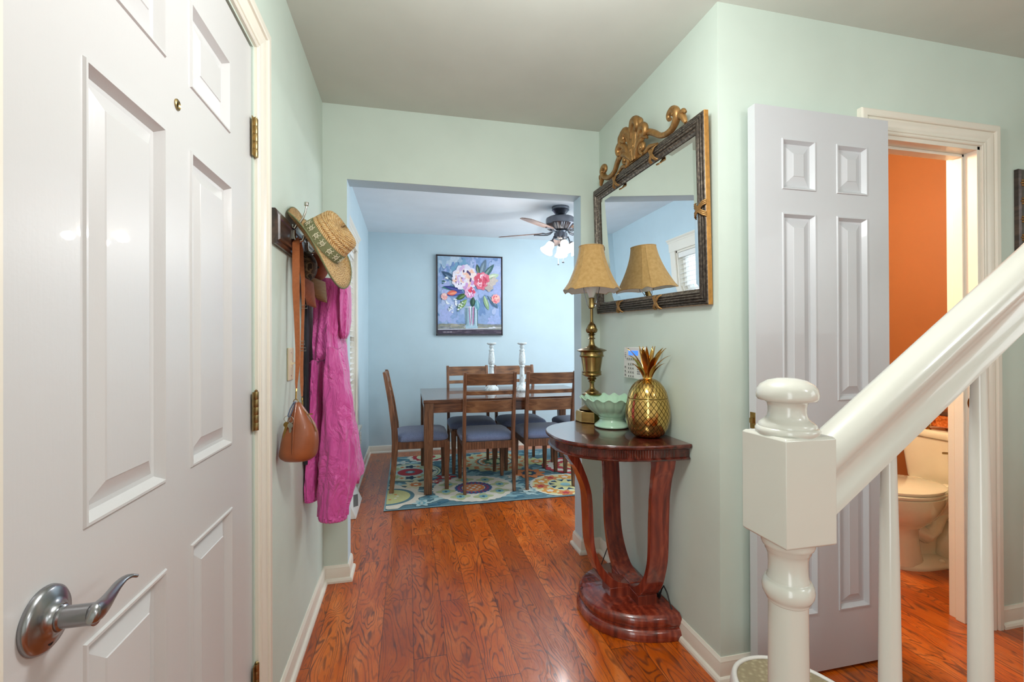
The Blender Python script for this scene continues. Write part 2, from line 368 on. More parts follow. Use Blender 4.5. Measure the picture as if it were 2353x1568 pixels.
def panel_door(mb, W, Hh, th, panels, T, both=True):
    """slab W x Hh, T(u,v,d); panels [(u0,v0,u1,v1)] moulded into the front, d>0 to the front"""
    us = sorted({0, W} | {p[0] for p in panels} | {p[2] for p in panels}); vs = sorted({0, Hh} | {p[1] for p in panels} | {p[3] for p in panels})
    def side(dd, s):
        for i in range(len(us)-1):
            for j in range(len(vs)-1):
                a, b, c, d = us[i], vs[j], us[i+1], vs[j+1]
                hit = [p for p in panels if p[0]-1e-6 <= a and c <= p[2]+1e-6 and p[1]-1e-6 <= b and d <= p[3]+1e-6]
                if not hit: mb.add([T(a, b, dd), T(c, b, dd), T(c, d, dd), T(a, d, dd)], [(0, 1, 2, 3)])
        for (a, b, c, d) in panels:
            R = []
            for ins, dep in ((0, 0), (.002, .0035), (.006, .0035), (.010, -.003), (.015, -.0115), (.022, -.0125), (.050, -.0020), (.0515, -.0005)):
                R.append([T(a+ins, b+ins, dd+s*dep), T(c-ins, b+ins, dd+s*dep), T(c-ins, d-ins, dd+s*dep), T(a+ins, d-ins, dd+s*dep)])
            mb.rings(R, cap0=False)
    side(th/2, 1); side(-th/2, -1)
    mb.rings([[T(0, 0, -th/2), T(W, 0, -th/2), T(W, Hh, -th/2), T(0, Hh, -th/2)], [T(0, 0, th/2), T(W, 0, th/2), T(W, Hh, th/2), T(0, Hh, th/2)]], cap0=False, cap1=False)
# ---- entry door (door_1)
DF = XL-.004
Tf = lambda u, v, d: Vector((DF-.0225+d, FD0+.006+u, .008+v))
def pv(y0, z0, y1, z1): return (y0-FD0-.006, z0-.008, y1-FD0-.006, z1-.008)
pans = [pv(.722, 1.728, .936, 1.904), pv(1.031, 1.728, 1.240, 1.904), pv(.722, .967, .936, 1.602), pv(1.031, .967, 1.250, 1.602), pv(.722, .24, .936, .813), pv(1.031, .24, 1.250, .813)]
mb = MB(); panel_door(mb, FD1-FD0-.009, 2.030, .045, pans, Tf)
door1 = struct('door_1', mb, M['door'], 'glossy white six-panel entry door at the far left, closed', 'door', angle=18)
def hinge(parent, z, cx, cy, h=.095):
    mb = MB()
    for k in range(5): mb.lathe([(.0005, 0), (.0062, 0), (.0066, .001), (.0066, h/5-.0015), (.0062, h/5-.0005), (.0005, h/5-.0005)], c=(cx, cy, z-h/2+k*h/5), seg=16)
    mb.lathe([(.0005, h/2), (.004, h/2), (.0045, h/2+.003), (.0005, h/2+.006)], c=(cx, cy, z), seg=12)
    mb.box(cx-.004, cy-.02, z-h/2, cx-.002, cy+.004, z+h/2)
    obj('hinge', mb, M['hinge'], parent, label='tarnished brass hinge')
for z in (1.79, 1.026, .268): hinge(door1, z, XL+.006, FD1+.001, .108)
# peephole
mb = MB(); mb.lathe([(.0075, 0), (.0105, 0), (.0105, .002), (.008, .0035), (.006, .002), (.0045, .001)], T=Matrix.Translation((DF, .979, 1.666)) @ Matrix.Rotation(pi/2, 4, 'Y'), seg=24, cap0=False, cap1=False)
mb.lathe([(.0005, .0008), (.0055, .0008)], T=Matrix.Translation((DF, .979, 1.666)) @ Matrix.Rotation(pi/2, 4, 'Y'), seg=24, mi=1)
obj('peephole', mb, [M['hinge'], M['black']], door1, label='small brass peephole')
# lever handle
HY, HZ = .653, .888
Th = Matrix.Translation((DF, HY, HZ)) @ Matrix.Rotation(pi/2, 4, 'Y')
mb = MB(); mb.lathe([(.0005, 0), (.0375, 0), (.0385, .002), (.0375, .006), (.034, .009), (.024, .012), (.017, .015), (.0155, .019), (.0005, .019)], T=Th, seg=48)
ros = obj('door_handle', mb, M['nickel'], door1, label='satin nickel lever handle', angle=50)
mb = MB(); mb.lathe([(.0005, .018), (.0145, .018), (.0145, .021), (.0125, .0225), (.0125, .048), (.0135, .055), (.0005, .058)], T=Th, seg=32)
obj('spindle', mb, M['nickel'], ros)
mb = MB(); prevR = []
LV = [(atx(214, 1412, -.3655), .0115, .0075, 0), (atx(228, 1402, -.3665), .0118, .0070, .1), (atx(242, 1386, -.370), .0095, .0055, .35), (atx(256, 1366, -.375), .0072, .0042, .6), (atx(270, 1346, -.380), .0058, .0034, .9), (atx(285, 1331, -.382), .0050, .0030, 1.2), (atx(300, 1324, -.380), .0046, .0028, 1.4), (atx(314, 1324, -.376), .0036, .0024, 1.5)]
n = 28
for i in range(n+1):
    f = i/n*(len(LV)-1); j = min(int(f), len(LV)-2); u = f-j
    g = [LV[max(j-1, 0)], LV[j], LV[j+1], LV[min(j+2, len(LV)-1)]]
    cr = lambda a, b, c, d: .5*((2*b)+(c-a)*u+(2*a-5*b+4*c-d)*u*u+(3*b-a-3*c+d)*u**3)
    p = cr(*[q[0] for q in g]); wz = cr(*[q[1] for q in g]); wx = cr(*[q[2] for q in g]); tw = cr(*[q[3] for q in g])
    f2 = min(i+1, n)/n*(len(LV)-1); tg = (LV[min(j+1, len(LV)-1)][0]-LV[j][0]).normalized(); ex_ = Vector((1, 0, 0)); a1 = tg.cross(ex_).normalized(); a2 = a1.cross(tg).normalized()
    prevR.append([p+a1*(cos(2*pi*k/16)*wz*cos(tw)-sin(2*pi*k/16)*wx*sin(tw))+a2*(cos(2*pi*k/16)*wz*sin(tw)+sin(2*pi*k/16)*wx*cos(tw)) for k in range(16)])
c0 = sum(prevR[0], Vector())/16; prevR.insert(0, [c0+(p-c0)*.55+Vector((0, -.006, -.002)) for p in prevR[0]])
c0 = sum(prevR[-1], Vector())/16; prevR.append([c0+(p-c0)*.5+Vector((0, .003, 0)) for p in prevR[-1]])
mb.rings(prevR); obj('lever', mb, M['nickel'], ros, angle=60)
mb = MB(); mb.lathe([(.0005, .0105), (.0042, .0105), (.0042, .0112), (.0005, .0112)], T=Matrix.Translation((DF, HY-.004, HZ-.025)) @ Matrix.Rotation(pi/2, 4, 'Y'), seg=16)
obj('keyhole', mb, M['black'], ros)
# ---- bathroom door (door_2), swung right round against the wall; hinge edge at right
hx, hy, fx, fy = 1.790, 1.3925, 1.196, 1.3925
dv = Vector((fx-hx, fy-hy, 0)); DWd = dv.length; dv.normalize(); dn = Vector((-dv.y, dv.x, 0)); dn = dn if dn.y < 0 else -dn
T2 = lambda u, v, d: Vector((hx, hy, .012)) + dv*u + Vector((0, 0, v)) + dn*d
def p2(x0, z0, x1, z1): return (hx-x1, z0-.012, hx-x0, z1-.012)
pans = [p2(1.307, 1.760, 1.454, 1.944), p2(1.546, 1.760, 1.689, 1.944), p2(1.307, .995, 1.454, 1.677), p2(1.546, .995, 1.689, 1.677), p2(1.307, .222, 1.454, .840), p2(1.546, .222, 1.689, .840)]
mb = MB(); panel_door(mb, DWd, 2.043, .035, pans, T2)
door2 = struct('door_2', mb, M['door2'], 'narrow white six-panel bathroom door swung fully open against the wall', 'door', angle=18)
mb = MB(); mb.box(fx-.0015, hy-.0125, .905, fx+.001, hy+.0125, .963); mb.box(fx-.010, hy-.008, .925, fx, hy+.006, .943)
obj('latch', mb, M['brasso'], door2, bevel=.001, label='brass latch on the door edge')
for z in (1.80, 1.03, .26): hinge(door2, z, hx+.006, hy+.012, .09)

# ------------------------------------------------------------------ dining window with blinds
cxw = (WY0+WY1)/2
mb = MB()
x0 = XL
for (a, b, c, d) in ((WY0-.075, WZ0, WY0+.004, WZ1), (WY1-.004, WZ0, WY1+.075, WZ1)): mb.box(XL, a, b, XL+.018, c, d)
for (a, b, c, d) in ((WY0, WZ0, WY0+.02, WZ1), (WY1-.02, WZ0, WY1, WZ1), (WY0, WZ0, WY1, WZ0+.02), (WY0, WZ1-.02, WY1, WZ1)): mb.box(-.52, a, b, XL-.001, c, d)
win = struct('window_1', mb, M['trim'], 'white framed double-hung window behind blinds on the dining room side wall', 'window', bevel=.002)
mb = MB(); mb.box(XL, WY0-.085, WZ1, XL+.020, WY1+.085, WZ1+.085)
prof = [(0, 0), (.022, 0), (.026, .006), (.026, .014), (.034, .022), (.040, .030), (.040, .036), (0, .036)]
mb.rings([[Vector((XL+a, y, WZ1+.085+b)) for a, b in prof] for y in (WY0-.095, WY1+.095)])
obj('window_header', mb, M['trim'], win, label='white crowned header board')
mb = MB(); mb.box(XL-.05, WY0-.09, WZ0-.025, XL+.045, WY1+.09, WZ0); mb.box(XL, WY0-.07, WZ0-.085, XL+.016, WY1+.07, WZ0-.025)
obj('window_sill', mb, M['trim'], win, bevel=.004)
mb = MB()
zm = (WZ0+WZ1)/2
for (a, b) in ((WZ0+.02, zm+.02), (zm-.02, WZ1-.02)):
    xs = -.505 if a > WZ0+.1 else -.49
    for (c, d, e, f) in ((WY0+.02, a, WY0+.06, b), (WY1-.06, a, WY1-.02, b), (WY0+.02, a, WY1-.02, a+.04), (WY0+.02, b-.04, WY1-.02, b)): mb.box(xs, c, d, xs+.03, e, f)
    for k in (1, 2): y = WY0+.06+(WY1-WY0-.12)*k/3; mb.box(xs+.008, y-.008, a+.04, xs+.022, y+.008, b-.04)
    z = (a+b)/2; mb.box(xs+.008, WY0+.06, z-.008, xs+.022, WY1-.06, z+.008)
obj('sash', mb, M['white'], win, bevel=.002)
t = NT('window_glass'); gl = t.n('ShaderNodeBsdfGlossy'); gl.inputs['Roughness'].default_value = .02; tb = t.n('ShaderNodeBsdfTransparent'); mx = t.n('ShaderNodeMixShader'); mx.inputs[0].default_value = .08
t.l(tb.outputs[0], mx.inputs[1]); t.l(gl.outputs[0], mx.inputs[2]); t.l(mx.outputs[0], t.out.inputs['Surface'])
mb = MB(); mb.box(-.498, WY0+.03, WZ0+.03, -.495, WY1-.03, WZ1-.03); obj('pane', mb, t.m, win)
bl = thing('window_blind', 'white horizontal slat blind lowered over the dining room window', 'blind', (XL+.0, cxw, WZ0))
mb = MB(); mb.box(-.475, WY0+.025, WZ1-.07, -.425, WY1-.025, WZ1-.022); obj('head_rail', mb, M['white'], bl, bevel=.002)
mb = MB(); nsl = 31
for i in range(nsl):
    z = WZ0+.045+(WZ1-.09-WZ0-.045)*i/(nsl-1)
    R = []
    for y in (WY0+.028, WY1-.028):
        up = [Vector((-.448+.022*cos(pi-pi*k/4), y, z+.004+.006*sin(pi*k/4)*.5-.20*.022*cos(pi-pi*k/4))) for k in range(5)]
        R.append(up+[p+Vector((0, 0, -.0025)) for p in reversed(up)])
    mb.rings(R)
obj('slats', mb, M['white'], bl)
mb = MB()
for y in (WY0+.15, cxw, WY1-.15):
    for x in (-.470, -.426): mb.tube([(x, y, WZ0+.02), (x, y, WZ1-.05)], .0011, 6)
obj('ladder_cord', mb, M['white'], bl)
mb = MB(); mb.box(-.472, WY0+.028, WZ0+.008, -.424, WY1-.028, WZ0+.026); obj('bottom_rail', mb, M['white'], bl, bevel=.003)
# bright sky outside the panes is the world itself

# ------------------------------------------------------------------ rug
M['rug'] = vcol('rug_pile', .95, 240, .22, .6, .004)
PL = {}
def P(c): return lin(c)
class Paint:
    """flat coloured pile or paint patches, layered a hair apart, on T(u,v,h)"""
    def __init__(s, T, dh): s.mb = MB(); s.T = T; s.h = 0; s.dh = dh
    def poly(s, pts, c, h=None):
        s.h += s.dh*.02; hh = (s.h if h is None else h)
        s.mb.add([s.T(u, v, hh) for u, v in pts], [tuple(range(len(pts)))], col=lin(c)); return s
    def disc(s, cx, cy, r, c, n=0, amp=0, ph=0, ry=None, k=72, clip=None, rot=0):
        s.h += s.dh; ry = ry or r; pts = []
        for i in range(k):
            a = 2*pi*i/k; m = 1+amp*cos(n*a+ph) if n else 1
            x, y = r*m*cos(a), ry*m*sin(a); x, y = x*cos(rot)-y*sin(rot), x*sin(rot)+y*cos(rot)
            x += cx; y += cy
            if clip: x = min(max(x, clip[0]), clip[2]); y = min(max(y, clip[1]), clip[3])
            pts.append((x, y))
        # fan so that scalloped outlines stay clean
        c_ = (min(max(cx, clip[0]), clip[2]), min(max(cy, clip[1]), clip[3])) if clip else (cx, cy)
        vs = [s.T(c_[0], c_[1], s.h)]+[s.T(u, v, s.h) for u, v in pts]
        s.mb.add(vs, [(0, 1+i, 1+(i+1) % k) for i in range(k)]); 
        for i in range(k): s.mb.c[-1-i] = lin(c)
        return s
RX0, RX1, RY0, RY1 = -.172, 2.05, 3.41, 4.98
RC = (RX0+.012, RY0+.012, RX1-.012, RY1-.012)
pr = Paint(lambda u, v, h: Vector((u, v, .0060+h)), .000009)
BL, TL, LB, CR_, GR, OR_, RD, NV = '6a8c96', '5a7f8a', 'bcd4d2', 'ece4d4', 'c0c898', 'e28c58', 'c44a50', '3a5264'
pr.poly([(RX0, RY0), (RX1, RY0), (RX1, RY1), (RX0, RY1)], '9fbcc0', .0)
pr.h = .00004
pr.poly([(RC[0], RC[1]), (RC[2], RC[1]), (RC[2], RC[3]), (RC[0], RC[3])], BL, .00004)
rr = random.Random(3)
for i in range(300):   # leafy scrolls in pale teal
    x, y = rr.uniform(RX0+.05, RX1-.05), rr.uniform(RY0+.04, RY1-.04)
    pr.disc(x, y, rr.uniform(.04, .09), rr.choice([LB, LB, '9cc4c8', '93b9c0', '527d90', '7fa9b2']), rr.choice([3, 4, 5]), .38, rr.uniform(0, 6), ry=rr.uniform(.018, .035), rot=rr.uniform(-.7, .7), k=40, clip=RC)
def flower(x, y, r, c1, c2, c3, n=8, amp=.18): pr.disc(x, y, r, c1, n, amp, clip=RC); pr.disc(x, y, r*.5, c2, n, .12, clip=RC); pr.disc(x, y, r*.2, c3, clip=RC)
def medal(x, y, r, cs):
    for f, c, n, a in cs: pr.disc(x, y, r*f, c, n, a, clip=RC, k=144)
medal(.021, 4.368, .29, [(1.0, NV, 0, 0), (.97, 'dfe3b8', 0, 0), (.9, NV, 0, 0), (.88, 'c9dcd0', 0, 0), (.86, 'e6e6cc', 14, .03)])
for k in range(8):
    a = 2*pi*k/8; pr.disc(.021+.185*cos(a), 4.368+.185*sin(a), .045, GR if k % 2 else NV, 5, .25, clip=RC, k=40)
    a += pi/8; pr.disc(.021+.195*cos(a), 4.368+.195*sin(a), .022, OR_, 4, .2, clip=RC, k=30)
medal(.021, 4.368, .135, [(1.0, LB, 0, 0), (.86, RD, 0, 0), (.33, BL, 0, 0), (.18, LB, 0, 0)])
medal(.53, 3.775, .335, [(1.0, CR_, 36, .016)])
for k in range(8):
    a = 2*pi*k/8+.2; cx, cy = .53+.235*cos(a), 3.775+.235*sin(a)
    pr.disc(cx, cy, .068, GR, 4, .22, k=48); pr.disc(cx, cy, .034, '7fb3bd', 8, .15, k=40); pr.disc(cx, cy, .012, NV)
medal(.53, 3.775, .155, [(1.0, '4f6f9a', 24, .03), (.93, '4a5f8c', 0, 0)])
for k in range(24):
    a = 2*pi*k/24; pr.disc(.53+.122*cos(a), 3.775+.122*sin(a), .014, RD, rot=a, ry=.008, k=14)
medal(.53, 3.775, .098, [(1.0, 'd8d2cc', 0, 0), (.95, OR_, 10, .06)])
for k in range(6): a = 2*pi*k/6; pr.disc(.53+.05*cos(a), 3.775+.05*sin(a), .014, CR_, 4, .2, k=20)
pr.disc(.53, 3.775, .018, CR_, k=20)
medal(1.30, 3.68, .30, [(1.0, CR_, 0, 0), (.93, 'e8dfa8', 0, 0)])
for k in range(10):
    a = 2*pi*k/10; cx, cy = 1.30+.215*cos(a), 3.68+.215*sin(a)
    pr.disc(cx, cy, .062, OR_ if k % 2 else 'e9a050', 6, .2, clip=RC, k=40); pr.disc(cx, cy, .028, RD if k % 2 else CR_, 5, .2, clip=RC, k=30)
medal(1.30, 3.68, .145, [(1.0, LB, 0, 0), (.93, NV, 14, .04), (.78, 'e8e0a0', 10, .25), (.3, '9cc8cc', 0, 0)])
medal(.86, 4.56, .36, [(1.0, 'd9d7a6', 18, .06), (.86, OR_, 16, .08), (.76, 'dcd9b0', 14, .10), (.56, OR_, 20, .05), (.50, '4f7f86', 0, 0), (.46, 'dfe3c8', 0, 0), (.40, OR_, 16, .08), (.34, '5a7a62', 12, .12), (.2, GR, 6, .2)])
medal(-.15, 3.70, .27, [(1.0, 'efe3d0', 9, .10), (.74, BL, 0, 0), (.62, 'd5d296', 0, 0)])
for k in range(9): a = 2*pi*k/9; pr.disc(-.15+.07*cos(a), 3.70+.07*sin(a), .012, OR_ if k % 2 else CR_, k=14, clip=RC)
medal(1.56, 4.24, .29, [(1.0, RD, 20, .03), (.8, CR_, 18, .04), (.6, RD, 14, .05), (.4, 'e5d8a0', 10, .1), (.2, OR_, 6, .1)])
medal(.22, 4.90, .22, [(1.0, CR_, 12, .05), (.8, RD, 16, .05), (.6, 'dfe3b8', 0, 0), (.3, RD, 0, 0)])
medal(1.85, 3.62, .25, [(1.0, RD, 14, .05), (.7, CR_, 12, .05), (.4, NV, 0, 0)])
flower(.066, 3.97, .10, 'e8dcb8', OR_, 'f0e8d0', 8, .22); flower(1.086, 4.07, .135, OR_, NV, 'd9d28c', 9, .16); flower(1.27, 4.46, .12, 'd9dc9c', OR_, CR_, 8, .24)
flower(.33, 4.13, .075, RD, CR_, RD, 5, .3); flower(.23, 4.02, .05, RD, CR_, RD, 5, .3); flower(-.06, 4.72, .06, CR_, LB, CR_, 5, .3); flower(.50, 4.30, .06, LB, CR_, BL, 6, .3)
flower(.92, 4.0, .05, CR_, LB, OR_, 5, .2); flower(.95, 3.62, .06, LB, CR_, BL, 6, .25); flower(.10, 3.50, .06, LB, '7fb3bd', CR_, 6, .25)
mb = pr.mb; mb.add([(RX0, RY0, .0005), (RX1, RY0, .0005), (RX1, RY1, .0005), (RX0, RY1, .0005), (RX0, RY0, .0060), (RX1, RY0, .0060), (RX1, RY1, .0060), (RX0, RY1, .0060)],
       [(0, 1, 5, 4), (1, 2, 6, 5), (2, 3, 7, 6), (3, 0, 4, 7), (3, 2, 1, 0)]);
for i in range(5): mb.c[-1-i] = lin('2f5060')
tag(obj('area_rug', mb, M['rug'], remesh_normals=False, angle=20), 'teal area rug with white, red and orange flower medallions under the dining table', 'rug')

# ------------------------------------------------------------------ dining furniture
M['wood_ch'] = wood('chair_wood', '412a1b', '73492e', '98694a', (26, 26, 3.2), .45)
M['wood_sl'] = wood('chair_slat_wood', '4a2f1e', '7c5233', 'a0744c', (3.2, 26, 22), .45)
M['wood_tb'] = wood('table_wood', '2e1c14', '5f3b28', '84573a', (3, 26, 26), .22, coat=.5)
M['wood_tl'] = wood('table_leg_wood', '3a2618', '6e4930', '8d6243', (26, 26, 3.2), .38)
def denim():
    t = NT('seat_fabric'); v = t.coords(); n = t.noise(v, 420, 3); n2 = t.noise(v, 900, 2)
    t.color(t.ramp(t.math('ADD', t.math('MULTIPLY', n, .6), t.math('MULTIPLY', n2, .4)), [(.38, lin('4f566b')), (.5, lin('6f7a99')), (.62, lin('98a2bd'))])); t.bump(n, .4, .002); return t.pr(.9, spec=.2, sheen=.3)
M['denim'] = denim()
ZR = pr.h+.0062      # top of the rug pile
def bar(mb, prof, rows):
    """loft rectangles: rows of (centre, half x, half y)"""
    mb.rings([[Vector(c)+Vector((sx*hx_, sy*hy_, 0)) for sx, sy in ((-1, -1), (1, -1), (1, 1), (-1, 1))] for c, hx_, hy_ in rows])
def make_chair():
    """local: backrest at y=0, seat towards +y, z=0 at the feet, x centred"""
    t = thing('dining_chair', '', 'chair'); W = .214
    for s in (-1, 1):
        mb = MB(); bar(mb, None, [((s*(W-.013), .020, 0), .012, .018), ((s*(W-.013), .040, .22), .0125, .021), ((s*(W-.013), .050, .40), .013, .025), ((s*(W-.013), .046, .50), .013, .024), ((s*(W-.013), .016, .72), .013, .019), ((s*(W-.013), -.028, .955), .013, .014), ((s*(W-.013), -.034, .968), .013, .012)])
        obj('back_post', mb, M['wood_ch'], t, bevel=.003)
        mb = MB(); bar(mb, None, [((s*(W-.024), .462, 0), .014, .015), ((s*(W-.024), .462, .34), .022, .022), ((s*(W-.024), .462, .395), .022, .022)])
        obj('leg', mb, M['wood_ch'], t, bevel=.003)
    def slat(z0, z1):
        mb = MB(); R = []; n = 10
        for i in range(n+1):
            x = -(W-.022)+2*(W-.022)*i/n; dy = -.016*(1-(2*i/n-1)**2)
            yb = lambda z: (.046-.030*(z-.50)/.22 if z < .72 else .016-.044*(z-.72)/.235)
            R.append([Vector((x, yb(z0)+dy-.008, z0)), Vector((x, yb(z0)+dy+.008, z0)), Vector((x, yb(z1)+dy+.008, z1)), Vector((x, yb(z1)+dy-.008, z1))])
        mb.rings(R); obj('slat', mb, M['wood_sl'], t, bevel=.002)
    slat(.645, .742); slat(.787, .818); slat(.866, .958)
    mb = MB(); mb.box(-W+.02, .040, .345, W-.02, .062, .405); mb.box(-W+.03, .452, .345, W-.03, .474, .405)
    for s in (-1, 1): mb.box(s*(W-.010), .06, .345, s*(W-.030), .46, .405)
    obj('seat_rail', mb, M['wood_ch'], t, bevel=.002)
    mb = MB(); R = []
    for z, ins, cr in ((.404, .006, 0), (.412, -.004, 0), (.432, -.006, 0), (.450, .004, 0), (.464, .030, .3), (.474, .075, .7), (.479, .14, 1)):
        ring = []
        for i in range(40):
            a = 2*pi*i/40; c, s_ = cos(a), sin(a); e = .28
            x = (W+.004-ins)*abs(c)**e*(1 if c > 0 else -1); y = .262+(.212-ins)*abs(s_)**e*(1 if s_ > 0 else -1)
            if y < .09: x = max(-W+.028, min(W-.028, x))
            ring.append(Vector((x, y, z)))
        R.append(ring)
    mb.rings(R); obj('seat_cushion', mb, M['denim'], t, angle=80)
    return t
proto = make_chair(); first = True
CH = [((.640, 3.600), 0, 'wooden ladder-back dining chair nearest the archway, back towards the viewer, left of the pair'),
      ((1.151, 3.600), 0, 'wooden ladder-back dining chair partly behind the table lamp, back towards the viewer'),
      ((-.150, 3.985), -90, 'wooden dining chair at the left end of the dining table, seen side on'),
      ((.600, 4.672), 180, 'wooden dining chair on the far side of the table, left of the two candle holders'),
      ((1.090, 4.672), 180, 'wooden dining chair on the far side of the table, behind the right candle holder'),
      ((1.88, 4.20), 90, 'wooden dining chair at the right end of the table, mostly hidden behind the archway')]
for (x, y), rz, lab in CH:
    o = proto if first else copy_tree(proto); first = False
    o.location = (x, y, ZR); o.rotation_euler = (0, 0, radians(rz)); o['label'] = lab; o['group'] = 'dining chairs around the table'
TX0, TX1, TY0, TY1, TZ = .120, 1.620, 3.668, 4.620, .760
dt = thing('dining_table', 'brown rectangular dining table with square tapered legs and a glossy top', 'table', (.87, 4.14, 0))
mb = MB()
for a, b in ((TX0, .868), (.870, TX1)): mb.box(a, TY0, TZ-.028, b, TY1, TZ)
obj('tabletop', mb, M['wood_tb'], dt, bevel=.003)
mb = MB(); mb.box(TX0+.075, TY0+.012, .655, TX1-.075, TY0+.034, TZ-.028); mb.box(TX0+.075, TY1-.034, .655, TX1-.075, TY1-.012, TZ-.028)
mb.box(TX0+.012, TY0+.075, .655, TX0+.034, TY1-.075, TZ-.028); mb.box(TX1-.034, TY0+.075, .655, TX1-.012, TY1-.075, TZ-.028)
obj('apron', mb, M['wood_tb'], dt, bevel=.002)
for sx in (0, 1):
    for sy in (0, 1):
        x = TX0+.004 if sx == 0 else TX1-.004; y = TY0+.004 if sy == 0 else TY1-.004; dx = 1 if sx == 0 else -1; dy = 1 if sy == 0 else -1
        mb = MB(); rows = []
        for z, ww in ((ZR, .060), (.5, .074), (TZ-.028, .078)): rows.append(((x+dx*ww/2, y+dy*ww/2, z), ww/2, ww/2))
        bar(mb, None, rows); obj('leg', mb, M['wood_tl'], dt, bevel=.003)
# candle holders
def distress():
    t = NT('whitewashed_wood'); v = t.coords(scale=(40, 40, 14)); n = t.noise(v, 1.4, 6, .7, .6)
    t.color(t.ramp(n, [(.34, lin('7d7a70')), (.42, lin('b8bdb8')), (.5, lin('dde6e8')), (.8, lin('eef4f6'))])); t.bump(n, .3, .002); return t.pr(.7)
M['chalk'] = distress()
def make_candle():
    t = thing('candle_holder', '', 'candle holder')
    mb = MB(); mb.lathe([(.0005, 0), (.066, 0), (.068, .006), (.068, .016), (.064, .022), (.060, .030), (.048, .040), (.036, .052), (.030, .060), (.029, .070), (.024, .078)], seg=36); obj('base', mb, M['chalk'], t)
    mb = MB(); mb.lathe([(.024, .078), (.026, .100), (.023, .150), (.0205, .200), (.020, .222), (.026, .226), (.028, .232), (.024, .238), (.021, .244), (.027, .250), (.030, .262), (.031, .290), (.028, .330), (.023, .362), (.020, .372), (.026, .376), (.026, .382), (.018, .388), (.016, .400), (.022, .410), (.023, .416), (.016, .424), (.014, .430)], seg=32)
    obj('stem', mb, M['chalk'], t)
    mb = MB(); mb.lathe([(.014, .428), (.022, .432), (.040, .438), (.045, .444), (.045, .450), (.042, .452), (.0005, .450)], seg=36); obj('plate', mb, M['chalk'], t)
    return t
c1 = make_candle(); c1.location = (.775, 4.26, TZ+.0005)
c2 = copy_tree(c1); c2.location = (1.048, 4.16, TZ+.0005)
for c, lab in ((c1, 'tall whitewashed candle holder standing left on the dining table'), (c2, 'tall whitewashed candle holder standing right on the dining table')):
    c['label'] = lab; c['group'] = 'candle holders on the dining table'

# ------------------------------------------------------------------ painting on the far wall
PX0, PX1, PZ0, PZ1 = .316, 1.080, 1.297, 2.212
pt = thing('painting', 'floral painting of pink flowers in a glass on blue, dark floater frame', 'painting', (.70, D2, 1.30))
mb = MB()
M['frame_dk'] = plain('dark_frame', '3a2f33', .5)
for a, b, c, d in ((PX0, PZ0, PX1, PZ0+.010), (PX0, PZ1-.010, PX1, PZ1), (PX0, PZ0, PX0+.010, PZ1), (PX1-.010, PZ0, PX1, PZ1)): mb.box(a, D2-.040, b, c, D2-.002, d)
obj('frame', mb, M['frame_dk'], pt)
M['oil'] = vcol('paint_on_canvas', .6, 45, .14, .5, .003)
CX0, CX1, CZ0, CZ1 = PX0+.017, PX1-.017, PZ0+.017, PZ1-.017
Tp = lambda u, v, h: Vector((CX0+(CX1-CX0)*u, D2-.034-h, CZ0+(CZ1-CZ0)*v))
pc = Paint(Tp, .00003)
pc.poly([(0, 0), (1, 0), (1, 1), (0, 1)], '8ea6cc', 0)
def blob(x, y, r, c, ry=None, rot=0, n=5, amp=.15, ph=0):   # x,y as in the photo crop 0..1, y down
    pc.disc(x, 1-y, r, c, n, amp, ph, ry=(ry or r)*.83 if rot == 0 else (ry or r), k=36, clip=(0, 0, 1, 1), rot=rot)
rr = random.Random(11)
for i in range(110): blob(rr.random(), rr.random()*.86, rr.uniform(.03, .10), rr.choice(['8fa9d2', '7f9cc8', 'a3b6da', 'b4c2e2', '7391bd', '9fb2dc', '6d8fb8', 'a9b4e0']), rr.uniform(.04, .14), 0, rr.choice([3, 4, 5]), .3, rr.uniform(0, 6))
for i in range(14): blob(rr.uniform(0, .45), rr.uniform(.0, .3), rr.uniform(.03, .08), rr.choice(['7aa6c4', '9db8cf', 'b9cbdb']), rr.uniform(.05, .12), n=4, amp=.3)
pc.h += .0002; pc.poly([(0, 0), (1, 0), (1, .125), (0, .125)], '8b8f8c', pc.h)
for i in range(30): blob(rr.random(), rr.uniform(.875, .93), rr.uniform(.03, .09), rr.choice(['9c9a8a', '7b7f86', 'b0aa9a', '8c9080', 'd8dbe2']), .010, n=3, amp=.3)
pc.h += .0002; pc.poly([(0, 0), (1, 0), (1, .055), (0, .062)], '4b4350', pc.h)
pc.poly([(0, .062), (.5, .068), (1, .085), (1, .078), (.5, .060), (0, .054)], 'e2e4ee', pc.h+.0002)
for i in range(12): blob(rr.random(), rr.uniform(.95, .99), rr.uniform(.03, .1), rr.choice(['5b5260', '3f3844', '6b5f68']), .008, n=3, amp=.2)
# signature strokes
pc.h += .0003
for i in range(9): blob(.08+.016*i, .975, .006, 'c9c2cc', .003+.002*(i % 3), n=2, amp=.3)
